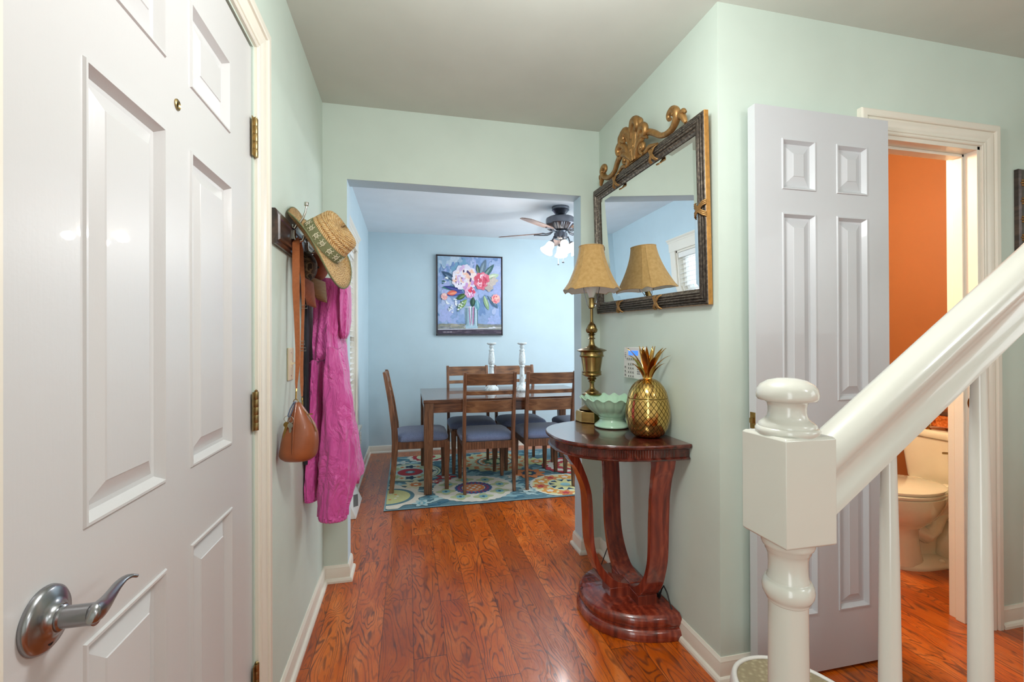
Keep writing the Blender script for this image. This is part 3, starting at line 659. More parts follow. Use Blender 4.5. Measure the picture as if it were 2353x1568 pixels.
# glass
pc.h += .0002; g0 = pc.h
pc.poly([(.415, .36), (.63, .36), (.62, .075), (.43, .070)], 'a8c6d6', g0)
for k, (u, wd, c) in enumerate([(.43, .014, '3f5a66'), (.455, .016, '7d9aa6'), (.48, .010, 'b56a9a'), (.50, .016, 'dfe8ee'), (.525, .010, '3a4350'), (.545, .014, 'd96fa4'), (.565, .012, '4a3f58'), (.588, .012, 'cfe2e6'), (.61, .010, '38606a')]):
    pc.h += .00005; j = rr.uniform(-.02, .02); pc.poly([(u, .36), (u+wd, .36), (u+wd+j, .10+rr.uniform(0, .05)), (u+j, .10)], c, pc.h)
pc.h += .0001
pc.poly([(.41, .345), (.635, .350), (.635, .357), (.41, .352)], 'e6eff4', pc.h)
def leaf(x, y, L, wd, ang, c, c2=None):   # ang in degrees, up positive
    pc.h += .00006; a = radians(ang); asp = .83; P_ = []
    n = 10
    for i in range(n+1):
        t_ = i/n; P_.append((t_*L, wd*sin(pi*t_)**.8))
    for i in range(n-1, 0, -1):
        t_ = i/n; P_.append((t_*L, -wd*sin(pi*t_)**.8))
    q = [(x+(px*cos(a)-py*sin(a)), (1-y)+(px*sin(a)+py*cos(a))*asp) for px, py in P_]
    pc.poly(q, c, pc.h)
    if c2: pc.h += .00004; q = [(x+(px*.8*cos(a)-(py*.35+wd*.2)*sin(a)), (1-y)+(px*.8*sin(a)+(py*.35+wd*.2)*cos(a))*asp) for px, py in P_]; pc.poly(q, c2, pc.h)
for a in [(.66, .26, .30, .045, 72, '6a7f90', '8fa3b0'), (.70, .28, .30, .04, 52, '4d6f70', '86a09c'), (.64, .22, .16, .03, 100, '3f5a50', '8a9a7a'), (.74, .28, .24, .045, 18, 'bcd0b0', 'dfe6cc'),
          (.30, .32, .28, .045, 148, '3f5872', '6c86a0'), (.40, .42, .34, .035, 176, '3d8070', '6fb09a'), (.38, .44, .30, .03, 168, '3a3f80', '5a60a8'), (.40, .46, .28, .035, 190, '4a4f9a', '6a74b8'),
          (.72, .50, .24, .035, -72, '8fae86', 'b9d0a8'), (.78, .50, .26, .035, -50, '54708a', '90a8b8'), (.60, .55, .18, .04, -80, '6aa0b0', '9cc6cc'), (.45, .55, .22, .04, -130, '7f9f62', 'a9c486'), (.55, .52, .16, .04, -95, '2f4f44', '50705c'),
          (.44, .48, .18, .04, -150, '3f5f38', '6f8f58'), (.30, .46, .16, .04, 190, 'e2705c', 'f0a080')]: leaf(*a)
for (x, y) in [(.16, .60), (.21, .66), (.26, .58), (.30, .62), (.36, .60), (.20, .70), (.33, .68), (.12, .30), (.10, .34)]:
    for k in range(5): blob(x+rr.uniform(-.03, .03), y+rr.uniform(-.03, .03), .014, rr.choice(['eef2f2', 'dfe9ea', '3f6a60', 'f6f8f8']), .010, n=3, amp=.3)
def peony(x, y, r, cols, petals, dark):
    blob(x, y, r, cols[0], r*1.05, n=9, amp=.08); 
    for k in range(petals):
        a = 2*pi*k/petals+rr.uniform(-.2, .2); q = r*rr.uniform(.25, .75)
        blob(x+q*cos(a), y+q*sin(a)*.83, r*rr.uniform(.16, .30), rr.choice(cols), r*rr.uniform(.2, .4), n=3, amp=.25, ph=rr.uniform(0, 6))
    for k in range(petals//3): a = rr.uniform(0, 6.3); blob(x+r*.5*cos(a), y+r*.45*sin(a), r*.05, dark, r*.14, n=2, amp=.2)
peony(.42, .27, .19, ['e6dfee', 'f1edf5', 'd9b8dc', 'f4e3df', 'cfa0d4', 'f5c4ae'], 44, '5a4a78')
peony(.33, .31, .11, ['ece6f2', 'd4b4dc', 'f6f2f8', 'f7c9b2'], 22, '5a4a78')
peony(.69, .31, .13, ['e2738a', 'ee92a6', 'f2b6c4', 'd65a70', 'f7e3ea'], 30, 'c04060')
peony(.50, .46, .085, ['e9b6d4', 'f3dcea', 'd98ac0', 'e4566e', 'f6eef4'], 22, '9a3f8a')
peony(.91, .54, .070, ['f0a8a8', 'e88088', 'f6c8b8', 'e26a78'], 18, 'c85060')
peony(.10, .52, .050, ['f2b6b0', 'f6d4cc', 'ea9a9c'], 12, 'd06a70')
for (x, y) in [(.84, .34), (.80, .40), (.88, .30)]: blob(x, y, .06, rr.choice(['b9ada6', 'c9bdb4', 'a89e98']), .05, n=4, amp=.2)
obj('canvas', pc.mb, M['oil'], pt, remesh_normals=False)
mb = MB(); mb.box(CX0, D2-.0335, CZ0, CX1, D2-.006, CZ1); obj('canvas_edge', mb, M['frame_dk'], pt)

# ------------------------------------------------------------------ ceiling fan
M['pewter'] = plain('brushed_pewter', '6f7178', .3, 1.0, var=.12)
M['blade'] = wood('fan_blade', '6b4a3c', '8c6a5a', 'a98a78', (4, 30, 30), .35)
FCX, FCY = 1.355, 3.93
fan = thing('ceiling_fan', 'pewter ceiling fan with five blades and frosted bell lamps, half hidden by the archway', 'ceiling fan', (FCX, FCY, H))
C0 = (FCX, FCY, 0)
mb = MB(); mb.lathe([(.0005, H), (.078, H), (.080, H-.008), (.076, H-.022), (.080, H-.030), (.070, H-.036), (.048, H-.066), (.022, H-.070), (.016, H-.076), (.016, H-.098)], c=C0, seg=40); obj('canopy', mb, M['pewter'], fan)
mb = MB(); z = H-.085
mb.lathe([(.016, z), (.07, z-.002), (.112, z-.010), (.130, z-.020), (.134, z-.030), (.134, z-.074), (.130, z-.080)], c=C0, seg=56)
mb.lathe([(.128, z-.080), (.086, z-.124), (.080, z-.128)], c=C0, seg=72, mod=lambda r, zz, a, i: (r*(1+.035*(1 if int(a/(2*pi)*72) % 2 else -1)), zz), cap0=False, cap1=False)
mb.lathe([(.080, z-.128), (.050, z-.134), (.046, z-.142), (.046, z-.150), (.060, z-.154), (.062, z-.196), (.056, z-.204), (.030, z-.210), (.0005, z-.212)], c=C0, seg=40)
obj('motor_housing', mb, M['pewter'], fan, angle=30)
zb = H-.085-.134
for k, deg in enumerate((149, 221, 293, 5, 77)):
    a = radians(deg); T = Matrix.Translation((FCX, FCY, zb)) @ Matrix.Rotation(a, 4, 'Z')
    mb = MB(); pit = radians(-12); R = []
    for i in range(15):
        t_ = i/14; x = .17+.42*t_; hw = .052+.016*sin(pi*min(1, t_*.9)); 
        if t_ > .9: hw *= sqrt(max(0.02, 1-((t_-.9)/.1)**2*.9))
        if t_ < .08: hw *= .7+.3*t_/.08
        R.append([T @ Vector((x, s*hw*cos(pit), s*hw*sin(pit)+d-.012)) for s, d in ((-1, 0), (1, 0), (1, .006), (-1, .006))])
    mb.rings(R); bl_ = obj('fan_blade', mb, M['blade'], fan, angle=30)
    mb = MB()
    for s in (-1, 1): mb.tube([T @ Vector(q) for q in ((.075, 0, .0), (.10, s*.018, -.014), (.13, s*.026, -.020), (.16, s*.022, -.016+s*.004), (.20, s*.012, -.016+s*.003), (.24, 0, -.016))], .0055, 8)
    mb.ball(T @ Vector((.245, 0, -.016)), .008, 10); obj('blade_iron', mb, M['pewter'], bl_)
def glow(name, c, e):
    t = NT(name); t.color(lin(c)); t.b.inputs['Emission Color'].default_value = lin(c); t.b.inputs['Emission Strength'].default_value = e; return t.pr(.4)
M['shade_lit'] = glow('lit_frosted_glass', 'fff6e6', 1.6)
z0 = H-.085-.196
for k, deg in enumerate((190, 268, 345, 70)):
    a = radians(deg); d = Vector((cos(a), sin(a), 0)); tip = Vector((FCX, FCY, z0-.005))+d*.085+Vector((0, 0, -.035))
    mb = MB(); mb.tube([Vector((FCX, FCY, z0+.012))+d*.04, Vector((FCX, FCY, z0+.008))+d*.068, tip], .007, 10)
    ax = (d*.55+Vector((0, 0, -.83))).normalized(); q = Vector((0, 0, 1)).rotation_difference(ax).to_matrix().to_4x4(); T = Matrix.Translation(tip) @ q @ Matrix.Scale(1.08, 4)
    mb.lathe([(.006, -.004), (.020, 0), (.022, .016), (.018, .020)], T=T, seg=20); arm = obj('lamp_arm', mb, M['pewter'], fan)
    mb = MB(); mb.lathe([(.019, .010), (.028, .018), (.034, .034), (.035, .055), (.040, .075), (.052, .096), (.056, .102), (.054, .102), (.050, .096), (.038, .075), (.033, .055), (.032, .034), (.020, .014)], T=T, seg=32, cap0=False, cap1=False)
    obj('lamp_shade', mb, M['shade_lit'], arm, label='glowing frosted bell shade')
    bulb('fan_lamp', tuple(tip+ax*.15), 4.2, (0.96, .98, 1.0), .03)
for dx, dy, zl in ((-.03, -.02, .275), (.015, -.025, .262)):
    mb = MB(); mb.tube([(FCX+dx, FCY+dy, z0), (FCX+dx, FCY+dy, z0-.235 if dx < 0 else z0-.215)], .0012, 6)
    ze = z0-.235 if dx < 0 else z0-.215
    mb.ball((FCX+dx, FCY+dy, ze-.008), .009 if dx < 0 else .013, 12, .007); obj('pull_chain', mb, M['pewter'], fan)

# ------------------------------------------------------------------ things on the left wall
M['darkwood'] = wood('dark_board', '1c1412', '3a2a24', '5d483c', (20, 3, 20), .3, coat=.3)
M['leather'] = plain('tan_leather', '94502c', .42, var=.18, scale=14, coat=.2, bump=.15)
M['leather_s'] = plain('strap_leather', 'a86036', .6, var=.12, scale=90, bump=.3)
BY0, BY1, BZ0, BZ1 = 1.575, 2.40, 1.533, 1.645
rk = thing('coat_rack', 'dark moulded wooden board with nickel double hooks, mounted on the sage wall', 'coat rack', (XL, 2.0, 1.53))
mb = MB(); R = []
for ins, k in ((0, 0), (0, .012), (.006, .016), (.014, .016), (.018, .022), (.026, .022), (.030, .018), (.040, .018)):
    R.append([Vector((XL+k, y, z)) for y, z in ((BY0+ins, BZ0+ins), (BY1-ins, BZ0+ins), (BY1-ins, BZ1-ins), (BY0+ins, BZ1-ins))])
mb.rings(R); obj('board', mb, M['darkwood'], rk, angle=25)
M['hook'] = plain('hook_nickel', 'b8b4ac', .22, 1.0, var=.1)
for i, y in enumerate((1.775, 1.99, 2.22)):
    dy = y-1.775; xo = XL+.018
    mb = MB(); mb.box(xo, y-.012, 1.588, xo+.004, y+.012, 1.640)
    up = [Vector((xo+.004, y, 1.628)), Vector((xo+.012, y, 1.640)), Vector((xo+.022, y, 1.648)), Vector((xo+.034, y, 1.668)), Vector((xo+.042, y, 1.690)), Vector((xo+.046, y, 1.715))]
    mb.tube(up, [.006, .0055, .005, .0042, .0036, .0032], 12)
    mb.lathe([(.0005, 0), (.0075, 0), (.008, .002), (.008, .010), (.007, .012), (.0005, .012)], T=Matrix.Translation((xo+.046, y, 1.713)), seg=20)
    lo = [Vector((xo+.004, y, 1.622)), Vector((xo+.004, y, 1.600)), Vector((xo+.008, y, 1.586)), Vector((xo+.020, y, 1.580)), Vector((xo+.032, y, 1.586)), Vector((xo+.038, y, 1.600)), Vector((xo+.038, y, 1.606))]
    mb.tube(lo, [.006, .006, .0058, .0052, .005, .0055, .005], 12, up=(0, 1, 0))
    obj('hook', mb, M['hook'], rk, angle=50)

# straw hat
def straw():
    t = NT('woven_straw'); tc = t.n('ShaderNodeTexCoord'); sp = t.n('ShaderNodeSeparateXYZ'); t.l(tc.outputs['UV'], sp.inputs[0])
    v = t.math('MULTIPLY', sp.outputs[1], 15); row = t.math('FLOOR', v); fv = t.math('SUBTRACT', v, row)
    par = t.math('SUBTRACT', t.math('MULTIPLY', t.math('MODULO', row, 2), 2), 1)
    ph = t.math('ADD', t.math('MULTIPLY', sp.outputs[0], 64), t.math('MULTIPLY', par, t.math('MULTIPLY', fv, 1.1)))
    fp = t.math('FRACT', ph); tri = t.math('ABSOLUTE', t.math('SUBTRACT', t.math('MULTIPLY', fp, 2), 1))
    n = t.noise(tc.outputs['Object'], 90, 3); n2 = t.noise(tc.outputs['Object'], 260, 2)
    h = t.math('MULTIPLY', tri, t.math('SINE', t.math('MULTIPLY', fv, 3.14)))
    m = t.math('ADD', t.math('MULTIPLY', h, .55), t.math('MULTIPLY', n, .5))
    c = t.ramp(m, [(.18, lin('5e3c1e')), (.30, lin('b4844a')), (.5, lin('dbb274')), (.75, lin('f2dcaa'))])
    t.color(t.mix(t.math('MULTIPLY', t.math('GREATER_THAN', n2, .62), .5), c, lin('efe0c0'))); t.bump(h, .8, .004); return t.pr(.75)
M['straw'] = straw(); M['olive'] = plain('olive_band', '6f7350', .8, var=.15, scale=200, bump=.3); M['cream'] = plain('cream_print', 'e6e2c8', .7)
nrm = (CR*.80+CU*.575-CF*.02).normalized(); HC = at(737, 561, 1.865)
xa = (CR*.575-CU*.818); xa = (xa-nrm*xa.dot(nrm)).normalized(); ya = nrm.cross(xa)
TH = Matrix(((xa.x, ya.x, nrm.x, HC.x), (xa.y, ya.y, nrm.y, HC.y), (xa.z, ya.z, nrm.z, HC.z), (0, 0, 0, 1)))
hat = thing('straw_hat', 'woven straw hat with an olive turtle-print band, hanging on the coat rack', 'hat', tuple(HC))
def clampx(mb, lo): 
    for v in mb.v:
        if v.x < lo: v.x = lo+(v.x-lo)*.03
    return mb
def hatmod(r, z, a, i):
    t_ = max(0, (r-.086)/.09); return r*(1.0+.045*cos(2*a)), z+.028*t_*t_*(-cos(2*a))-.006*t_
crown = [(.0865, .002), (.086, .020), (.084, .045), (.080, .075), (.076, .092), (.069, .101), (.055, .107), (.035, .110), (.015, .111), (.0005, .111)]
brim = [(.0865, .002), (.100, -.001), (.120, -.003), (.145, -.003), (.165, -.001), (.176, .002)]
mb = MB(); mb.lathe(crown, T=TH, seg=72, mod=lambda r, z, a, i: (r*(1+.06*cos(2*a)), z+(.008*cos(2*a) if z > .09 else 0)), uv=True, cap0=False, cap1=False); clampx(mb, -.405)
obj('crown', mb, M['straw'], hat, angle=80, solid=.003)
mb = MB(); mb.lathe(brim, T=TH, seg=96, mod=hatmod, uv=True, cap0=False, cap1=False); clampx(mb, -.408); obj('brim', mb, M['straw'], hat, angle=80, solid=.003)
mb = MB(); edge = []
for i in range(96):
    a = 2*pi*i/96; r, z = hatmod(.177, .002, a, 0); edge.append(TH @ Vector((r*cos(a), r*sin(a), z)))
mb.tube(edge, .0030, 8, closed=True); clampx(mb, -.410); obj('brim_binding', mb, M['olive'], hat, angle=80)
band = lambda z: .0892-.0032*(z/.045)
mb = MB(); mb.lathe([(band(0), .004), (band(.004), .005), (band(.040), .042), (band(.040)-.001, .044)], T=TH, seg=72, mod=lambda r, z, a, i: (r*(1+.06*cos(2*a)), z), cap0=False, cap1=False); clampx(mb, -.4); bd = obj('hat_band', mb, M['olive'], hat, angle=80)
def onband(a, z, off=.0012):
    r = (band(z)+off)*(1+.06*cos(2*a)); return TH @ Vector((r*cos(a), r*sin(a), z))
for k in range(15):
    a0 = 2*pi*k/15+.1; zc = .024; mb = MB()
    if onband(a0, zc).x < -.38: continue
    def tp(u, v): return onband(a0+u*1.35/.088, zc+v*1.35)
    fl = 1 if k % 2 else -1
    for j in range(-1, 2):     # shell ribs
        mb.tube([tp(-.0055, j*.0028*.6), tp(0, j*.0036), tp(.0055, j*.0028*.6)], .0008, 6)
    mb.tube([tp(.0065*cos(q), .0052*sin(q)) for q in [2*pi*i/14 for i in range(14)]], .0008, 6, closed=True)
    for sx, sy, e in ((1, 1, 1.5), (1, -1, 1.5), (-1, 1, .8), (-1, -1, .8)): mb.tube([tp(fl*sx*.004, sy*.004), tp(fl*sx*.0055*e, sy*.0085), tp(fl*sx*.003*e, sy*.0105)], [.001, .0011, .0006], 6)
    mb.ball(tp(fl*.0095, 0), .0018, 8); obj('turtle_print', mb, M['cream'], bd)

# caps hanging under the hat
def cap(name, label, C, out, mats, rad=.070, bl_=.080, tilt=0):
    """crown opens downwards-back, bill hangs down; out = horizontal direction the bill faces"""
    t = thing(name, label, 'cap', tuple(C), group=None); o = Vector(out).normalized(); sd = Vector((-o.y, o.x, 0)); up = Vector((0, 0, 1))
    mb = MB(); R = []
    for i in range(9):
        q = (i/8)*pi/2; rr = rad*cos(q); R.append([C + sd*(rr*cos(2*pi*k/36)) + up*(.045+rr*1.05*sin(2*pi*k/36)) + o*(rad*.85*sin(q)-.02) for k in range(36)])
    mb.rings(R, cap0=False); clampx(mb, -.408); cr = obj('crown', mb, mats[0], t, angle=80, solid=.002)
    mb = MB(); mb.ball(C+up*.045+o*(rad*.85-.018), .005, 10); clampx(mb, -.408); obj('button', mb, mats[0], cr)
    mb = MB(); R = []
    for i in range(11):
        v = i/10; wd = .078*sqrt(max(.02, 1-(v**2.2)*.96)); ring = []
        for k in range(17):
            u = -1+2*k/16; ring.append(C + sd*(u*wd) + up*(-.018-bl_*v+.014*u*u) + o*(.012-.034*u*u+.010*v))
        R.append(ring)
    mb.rings(R, closed=False, cap0=False, cap1=False); clampx(mb, -.408); obj('bill', mb, mats[1], t, angle=80, solid=.003)
    return t
def camo():
    t = NT('camouflage_cloth'); n = t.noise(t.coords(), 22, 3, .5, .5); t.color(t.ramp(n, [(.38, lin('2c2620')), (.46, lin('5a4b3a')), (.54, lin('83755c')), (.6, lin('3a332a'))], 'CONSTANT')); return t.pr(.85)
def ribs(nm, c1, c2, sc):
    t = NT(nm); w_ = t.wave(t.coords(), sc, .3, 1, direction='Z'); t.color(t.ramp(w_, [(.3, lin(c1)), (.6, lin(c2))])); t.bump(w_, .4, .002); return t.pr(.8)
M['camo'] = camo(); M['rust'] = plain('rust_cloth', '9c5a42', .85, var=.15, scale=60, bump=.2); M['tan'] = ribs('stitched_tan_cloth', '7d6246', 'ae8f68', 60)
cap('baseball_cap', 'camouflage baseball cap with a rust brown bill, hanging beneath the straw hat', at(712, 640, 1.93), (1.0, .15, 0), (M['camo'], M['rust']), .056, .098)
cap('baseball_cap', 'tan baseball cap with a stitched bill, hanging behind the camouflage cap', at(738, 638, 2.03), (1.0, -.12, 0), (M['rust'], M['tan']), .056, .088)

# handbag with strap
bag = thing('handbag', 'tan leather crossbody handbag hanging by its strap from the coat rack', 'handbag', tuple(at(686, 1050, 1.63)))
YB = 1.645
def A(px, py, dy=0): return at(px, py, YB+dy)
def loft_px(rows, th, n=36, ex=.8, fold=None, Y=YB):
    """rows (py, x_left, x_right, thickness factor[, dy]) in the plane at y=Y, given real depth around it"""
    R = []
    for i, row in enumerate(rows):
        py, xl, xr, tf = row[:4]; dy = row[4] if len(row) > 4 else 0
        a, b = at(xl, py, Y+dy), at(xr, py, Y+dy); c = (a+b)/2; hw = (b-a)/2; dn_ = Vector((.223, .975, 0))
        ring = []
        for k in range(n):
            q = 2*pi*k/n; cx_, sx_ = cos(q), sin(q); u = abs(cx_)**ex*(1 if cx_ > 0 else -1); v = abs(sx_)**ex*(1 if sx_ > 0 else -1)
            m = 1
            if fold: m, dz = fold(q, i/(len(rows)-1)); 
            else: dz = 0
            ring.append(c+hw*u*m+dn_*(th*tf*v*m)+Vector((0, 0, dz)))
        R.append(ring)
    return R
rows = [(925, 679, 690, .12), (935, 674, 696, .30), (955, 667, 709, .55), (975, 660, 722, .75), (995, 654, 728, .92), (1015, 650, 729, 1.0), (1035, 647, 727, 1.05), (1044, 645, 725, 1.02), (1050, 648, 722, .95), (1056, 656, 714, .80)]
mb = MB(); mb.rings(loft_px(rows, .048)); clampx(mb, -.410); pouch = obj('pouch', mb, M['leather'], bag, angle=70)
mb = MB(); mb.tube([A(681, 925, -.006), A(677, 955, -.030), A(674, 990, -.046), A(673, 1020, -.050), A(672, 1044, -.050)], .0022, 8); obj('seam', mb, M['leather'], pouch)
mb = MB(); mb.tube([A(684, 927, 0), A(700, 945, -.006), A(714, 962, -.010), A(727, 992, -.006)], .0016, 8); mb.box(-.0045, -.002, -.002, .009, .002, .002, T=Matrix.Translation(A(712, 952, -.01)))
obj('zip', mb, M['brasso'], pouch)
# strap: broad band over the hook, then two ends down to the rings
def ribbon(mb, pts, wd, th=.0022, nrm_=None):
    R = []
    for i, p in enumerate(pts):
        p = Vector(p); t_ = (Vector(pts[min(i+1, len(pts)-1)])-Vector(pts[max(i-1, 0)])).normalized()
        nn = nrm_ or Vector((.223, .975, 0)); s_ = t_.cross(nn).normalized(); w_ = wd[i] if isinstance(wd, (list, tuple)) else wd; nn2 = s_.cross(t_).normalized()
        R.append([p+s_*w_/2+nn2*th/2, p-s_*w_/2+nn2*th/2, p-s_*w_/2-nn2*th/2, p+s_*w_/2-nn2*th/2])
    mb.rings(R)
mb = MB(); ys = 1.72
fr = [(680, 549, 1.775, .030), (680, 556, 1.745, .036), (680, 600, 1.722, .036), (680, 660, 1.718, .035), (681.5, 710, 1.715, .029), (683, 760, 1.712, .026), (684, 800, 1.708, .022), (684, 840, 1.700, .021), (681, 880, 1.690, .012), (681, 894, 1.684, .007)]
ribbon(mb, [at(a, b, c) for a, b, c, d in fr], [d*.70 for a, b, c, d in fr]); clampx(mb, -.415); obj('strap', mb, M['leather_s'], bag, angle=60)
mb = MB(); fr = [(683, 549, 1.785, .026), (690, 575, 1.80, .022), (696, 640, 1.80, .014), (697, 700, 1.80, .010), (695, 760, 1.79, .010), (694, 800, 1.775, .011), (693, 850, 1.75, .011), (693.5, 880, 1.73, .011), (694, 912, 1.71, .005)]
ribbon(mb, [at(a, b, c) for a, b, c, d in fr], [d for a, b, c, d in fr]); clampx(mb, -.415); s2_ = obj('strap', mb, M['leather_s'], bag, angle=60)
for (a, b, c) in ((699, 705, 1.79), (693, 788, 1.77), (696, 803, 1.77)):
    mb = MB(); p = at(a, b, c); mb.tube([p+Vector((-.010, 0, .005)), p+Vector((.010, 0, .006)), p+Vector((.010, 0, -.006)), p+Vector((-.010, 0, -.005))], .0014, 8, closed=True)
    obj('buckle', mb, M['hook'], s2_)
def ringo(mb, c, r, t_, nrmv=(0.2, 1, 0), ry=None):
    n_ = Vector(nrmv).normalized(); a_ = n_.cross(Vector((0, 0, 1))).normalized(); b_ = Vector((0, 0, 1)); ry = ry or r
    mb.tube([Vector(c)+a_*r*cos(2*pi*i/24)+b_*ry*sin(2*pi*i/24) for i in range(24)], t_, 8, closed=True)
mb = MB(); ringo(mb, at(680, 924, 1.665), .0085, .0014); mb.tube([at(681, 894, 1.682), at(680.5, 900, 1.678)], .003, 8); mb.tube([at(680.5, 901, 1.676), at(680, 917, 1.668)], .0028, 10)
obj('swivel_clasp', mb, M['brasso'], bag)
mb = MB(); ringo(mb, at(696, 942, 1.70), .0075, .0013); mb.tube([at(694, 914, 1.71), at(694, 921, 1.708)], .003, 8); mb.tube([at(694.5, 922, 1.708), at(695, 936, 1.702)], .0026, 10)
obj('swivel_clasp', mb, M['brasso'], bag)
M['steelblue'] = plain('blue_carabiner_metal', '8aa0c8', .25, 1.0, var=.1)
ky = thing('key_bunch', 'bunch of house keys on a blue carabiner clipped to the handbag ring', 'keys', tuple(at(667, 965, 1.60)))
mb = MB(); pts = [at(a, b, 1.615) for a, b in ((680, 925), (677, 927), (674, 940), (667, 957), (663, 960), (662, 955), (667, 940), (673, 929), (676, 924))]
mb.tube(pts, .0022, 10, closed=True); obj('carabiner', mb, M['steelblue'], ky, angle=60)
mb = MB(); ringo(mb, at(668, 965, 1.610), .0105, .0011, (.5, 1, .0)); ringo(mb, at(660, 963, 1.615), .0095, .0010, (-.4, 1, 0)); obj('key_ring', mb, M['hook'], ky)
def key(px0, py0, px1, py1, dy, mat):
    mb = MB(); a, b = at(px0, py0, 1.61+dy), at(px1, py1, 1.61+dy); d = (b-a); L = d.length; d.normalize(); s_ = d.cross(Vector((.1, 1, 0))).normalized(); nn = d.cross(s_)
    Tk = lambda u, v, w_: a+d*u+s_*v+nn*w_
    head = [(.009+.009*cos(2*pi*i/20), .0085*sin(2*pi*i/20)) for i in range(20)]; mb.prism(head, -.001, .001, Tk)
    bl2 = [(.016, -.0035), (L, -.0030), (L+.002, 0), (L-.002, .0035)]+[(L-.004-.0035*i, .0040 if i % 2 else .0018) for i in range(6)]+[(.016, .004)]
    mb.prism(bl2, -.0008, .0008, Tk); obj('key', mb, mat, ky)
key(667, 972, 667, 1006, -.004, M['hook']); key(659, 970, 652, 1007, .0, M['brasso']); key(662, 972, 659, 1000, .006, M['hook'])

# rain jacket
def nylon():
    t = NT('pink_nylon'); v = t.coords(scale=(1, 1, .45)); n = t.noise(v, 13, 4, .55, 1.2); n2 = t.noise(t.coords(), 600, 2)
    t.color(t.ramp(n, [(.3, lin('cb4c9c')), (.7, lin('dd5aaa'))])); 
    rdg = t.math('ABSOLUTE', t.math('SUBTRACT', n, .5)); h = t.math('ADD', t.math('MULTIPLY', rdg, 1.6), t.math('MULTIPLY', n2, .015)); t.bump(h, .7, .03); return t.pr(.42, sheen=.25)
M['nylon'] = nylon(); M['blackcloth'] = plain('black_cloth', '24262c', .8, var=.2, scale=60, bump=.3)
jk = thing('rain_jacket', 'long bright pink rain jacket hanging from the coat rack beside the corner', 'jacket', (-.30, 2.15, .5))
def drape(rows, n=72, k1=7, amp=.010, seed=0, ex=.75):
    """rows (z, x0, x1, y0, y1, amp factor)"""
    R = []; zs = []
    m = 46
    for i in range(m+1):
        z = rows[0][0]+(rows[-1][0]-rows[0][0])*i/m; x0, x1, y0, y1, af = lerp_tab(rows, z); ring = []
        cx_, cy_ = (x0+x1)/2, (y0+y1)/2; rx, ry = (x1-x0)/2, (y1-y0)/2
        for k in range(n):
            q = 2*pi*k/n; c, s_ = cos(q), sin(q); u = abs(c)**ex*(1 if c > 0 else -1); v = abs(s_)**ex*(1 if s_ > 0 else -1)
            f_ = 1.2-2.2*abs(sin(k1*q*.5+seed+z*1.6))**.6+.6*sin((k1*2-3)*q+seed*2.3-z*7)+.4*sin(3*q+z*11+seed)
            ff = 1+af*amp*f_/max(.03, (rx+ry)/2)
            ring.append(Vector((cx_+rx*u*ff, cy_+ry*v*ff, z)))
        R.append(ring)
    return R
rows = [(1.50, -.385, -.300, 2.12, 2.24, .3), (1.44, -.395, -.290, 2.10, 2.26, .5), (1.33, -.400, -.288, 2.09, 2.27, .6), (1.25, -.402, -.290, 2.07, 2.28, .7), (1.18, -.408, -.280, 2.06, 2.29, .7), (1.05, -.412, -.262, 2.05, 2.31, .9), (.90, -.414, -.240, 2.05, 2.33, 1.0), (.75, -.414, -.222, 2.05, 2.34, 1.1), (.64, -.414, -.212, 2.05, 2.34, 1.2), (.60, -.412, -.212, 2.06, 2.34, 1.6), (.585, -.408, -.218, 2.07, 2.33, 1.8)]
mb = MB(); mb.rings(drape(rows, amp=.012)); clampx(mb, -.4135); obj('body', mb, M['nylon'], jk, angle=80)
rows = [(1.515, -.292, -.262, 2.13, 2.20, .2), (1.47, -.300, -.252, 2.10, 2.24, .6), (1.40, -.306, -.250, 2.09, 2.25, 1.0), (1.32, -.304, -.252, 2.09, 2.25, 1.0), (1.26, -.296, -.258, 2.10, 2.23, .8), (1.235, -.286, -.266, 2.12, 2.20, .5)]
mb = MB(); mb.rings(drape(rows, k1=5, amp=.006, seed=2)); hd = obj('hood', mb, M['nylon'], jk, angle=80)
def sleeve(path, thick, seed, cuff, Y, gather=True):
    mb = MB(); R = []; m = 60; n = 60
    for i in range(m+1):
        t_ = i/m; py = path[0][0]+(path[-1][0]-path[0][0])*t_; cx_, hw, yy = lerp_tab([(a, b, c, d) for a, b, c, d in path], py)
        a, b = at(cx_-hw, py, yy), at(cx_+hw, py, yy); c = (a+b)/2; hv = (b-a)/2; dn_ = Vector((.223, .975, 0)); ring = []
        for k in range(n):
            q = 2*pi*k/n; f_ = 1+.09*(1-2*abs(sin(2*q+seed+t_*2.2))**.5)+.05*sin(7*q-t_*9+seed)+.03*sin(11*q+14*t_)
            if t_ > .90: f_ += .10*((t_-.90)/.1)*sin(13*q+seed)
            ring.append(c+hv*(cos(q)*f_)+dn_*(thick*sin(q)*f_)+Vector((0, 0, .006*sin(3*q+t_*20)*(1 if t_ < .9 else .3))))
        R.append(ring)
    mb.rings(R); clampx(mb, -.4138); s_ = obj('sleeve', mb, M['nylon'], jk, angle=80)
    mb = MB(); R = []; py0 = path[-1][0]; cx_, hw, yy = path[-1][1:]
    for i in range(7):
        py = py0-3+i*cuff/6; R.append([]); a, b = at(cx_-hw*.90, py, yy), at(cx_+hw*.90, py, yy); c = (a+b)/2; hv = (b-a)/2
        bul = 1+.06*sin(pi*i/6)
        for k in range(96):
            q = 2*pi*k/96; f_ = bul*(1+.035*sin(24*q)); R[-1].append(c+hv*(cos(q)*f_)+Vector((.223, .975, 0))*(thick*.88*sin(q)*f_))
    mb.rings(R); clampx(mb, -.4138); obj('cuff', mb, M['nylon'], s_, angle=80)
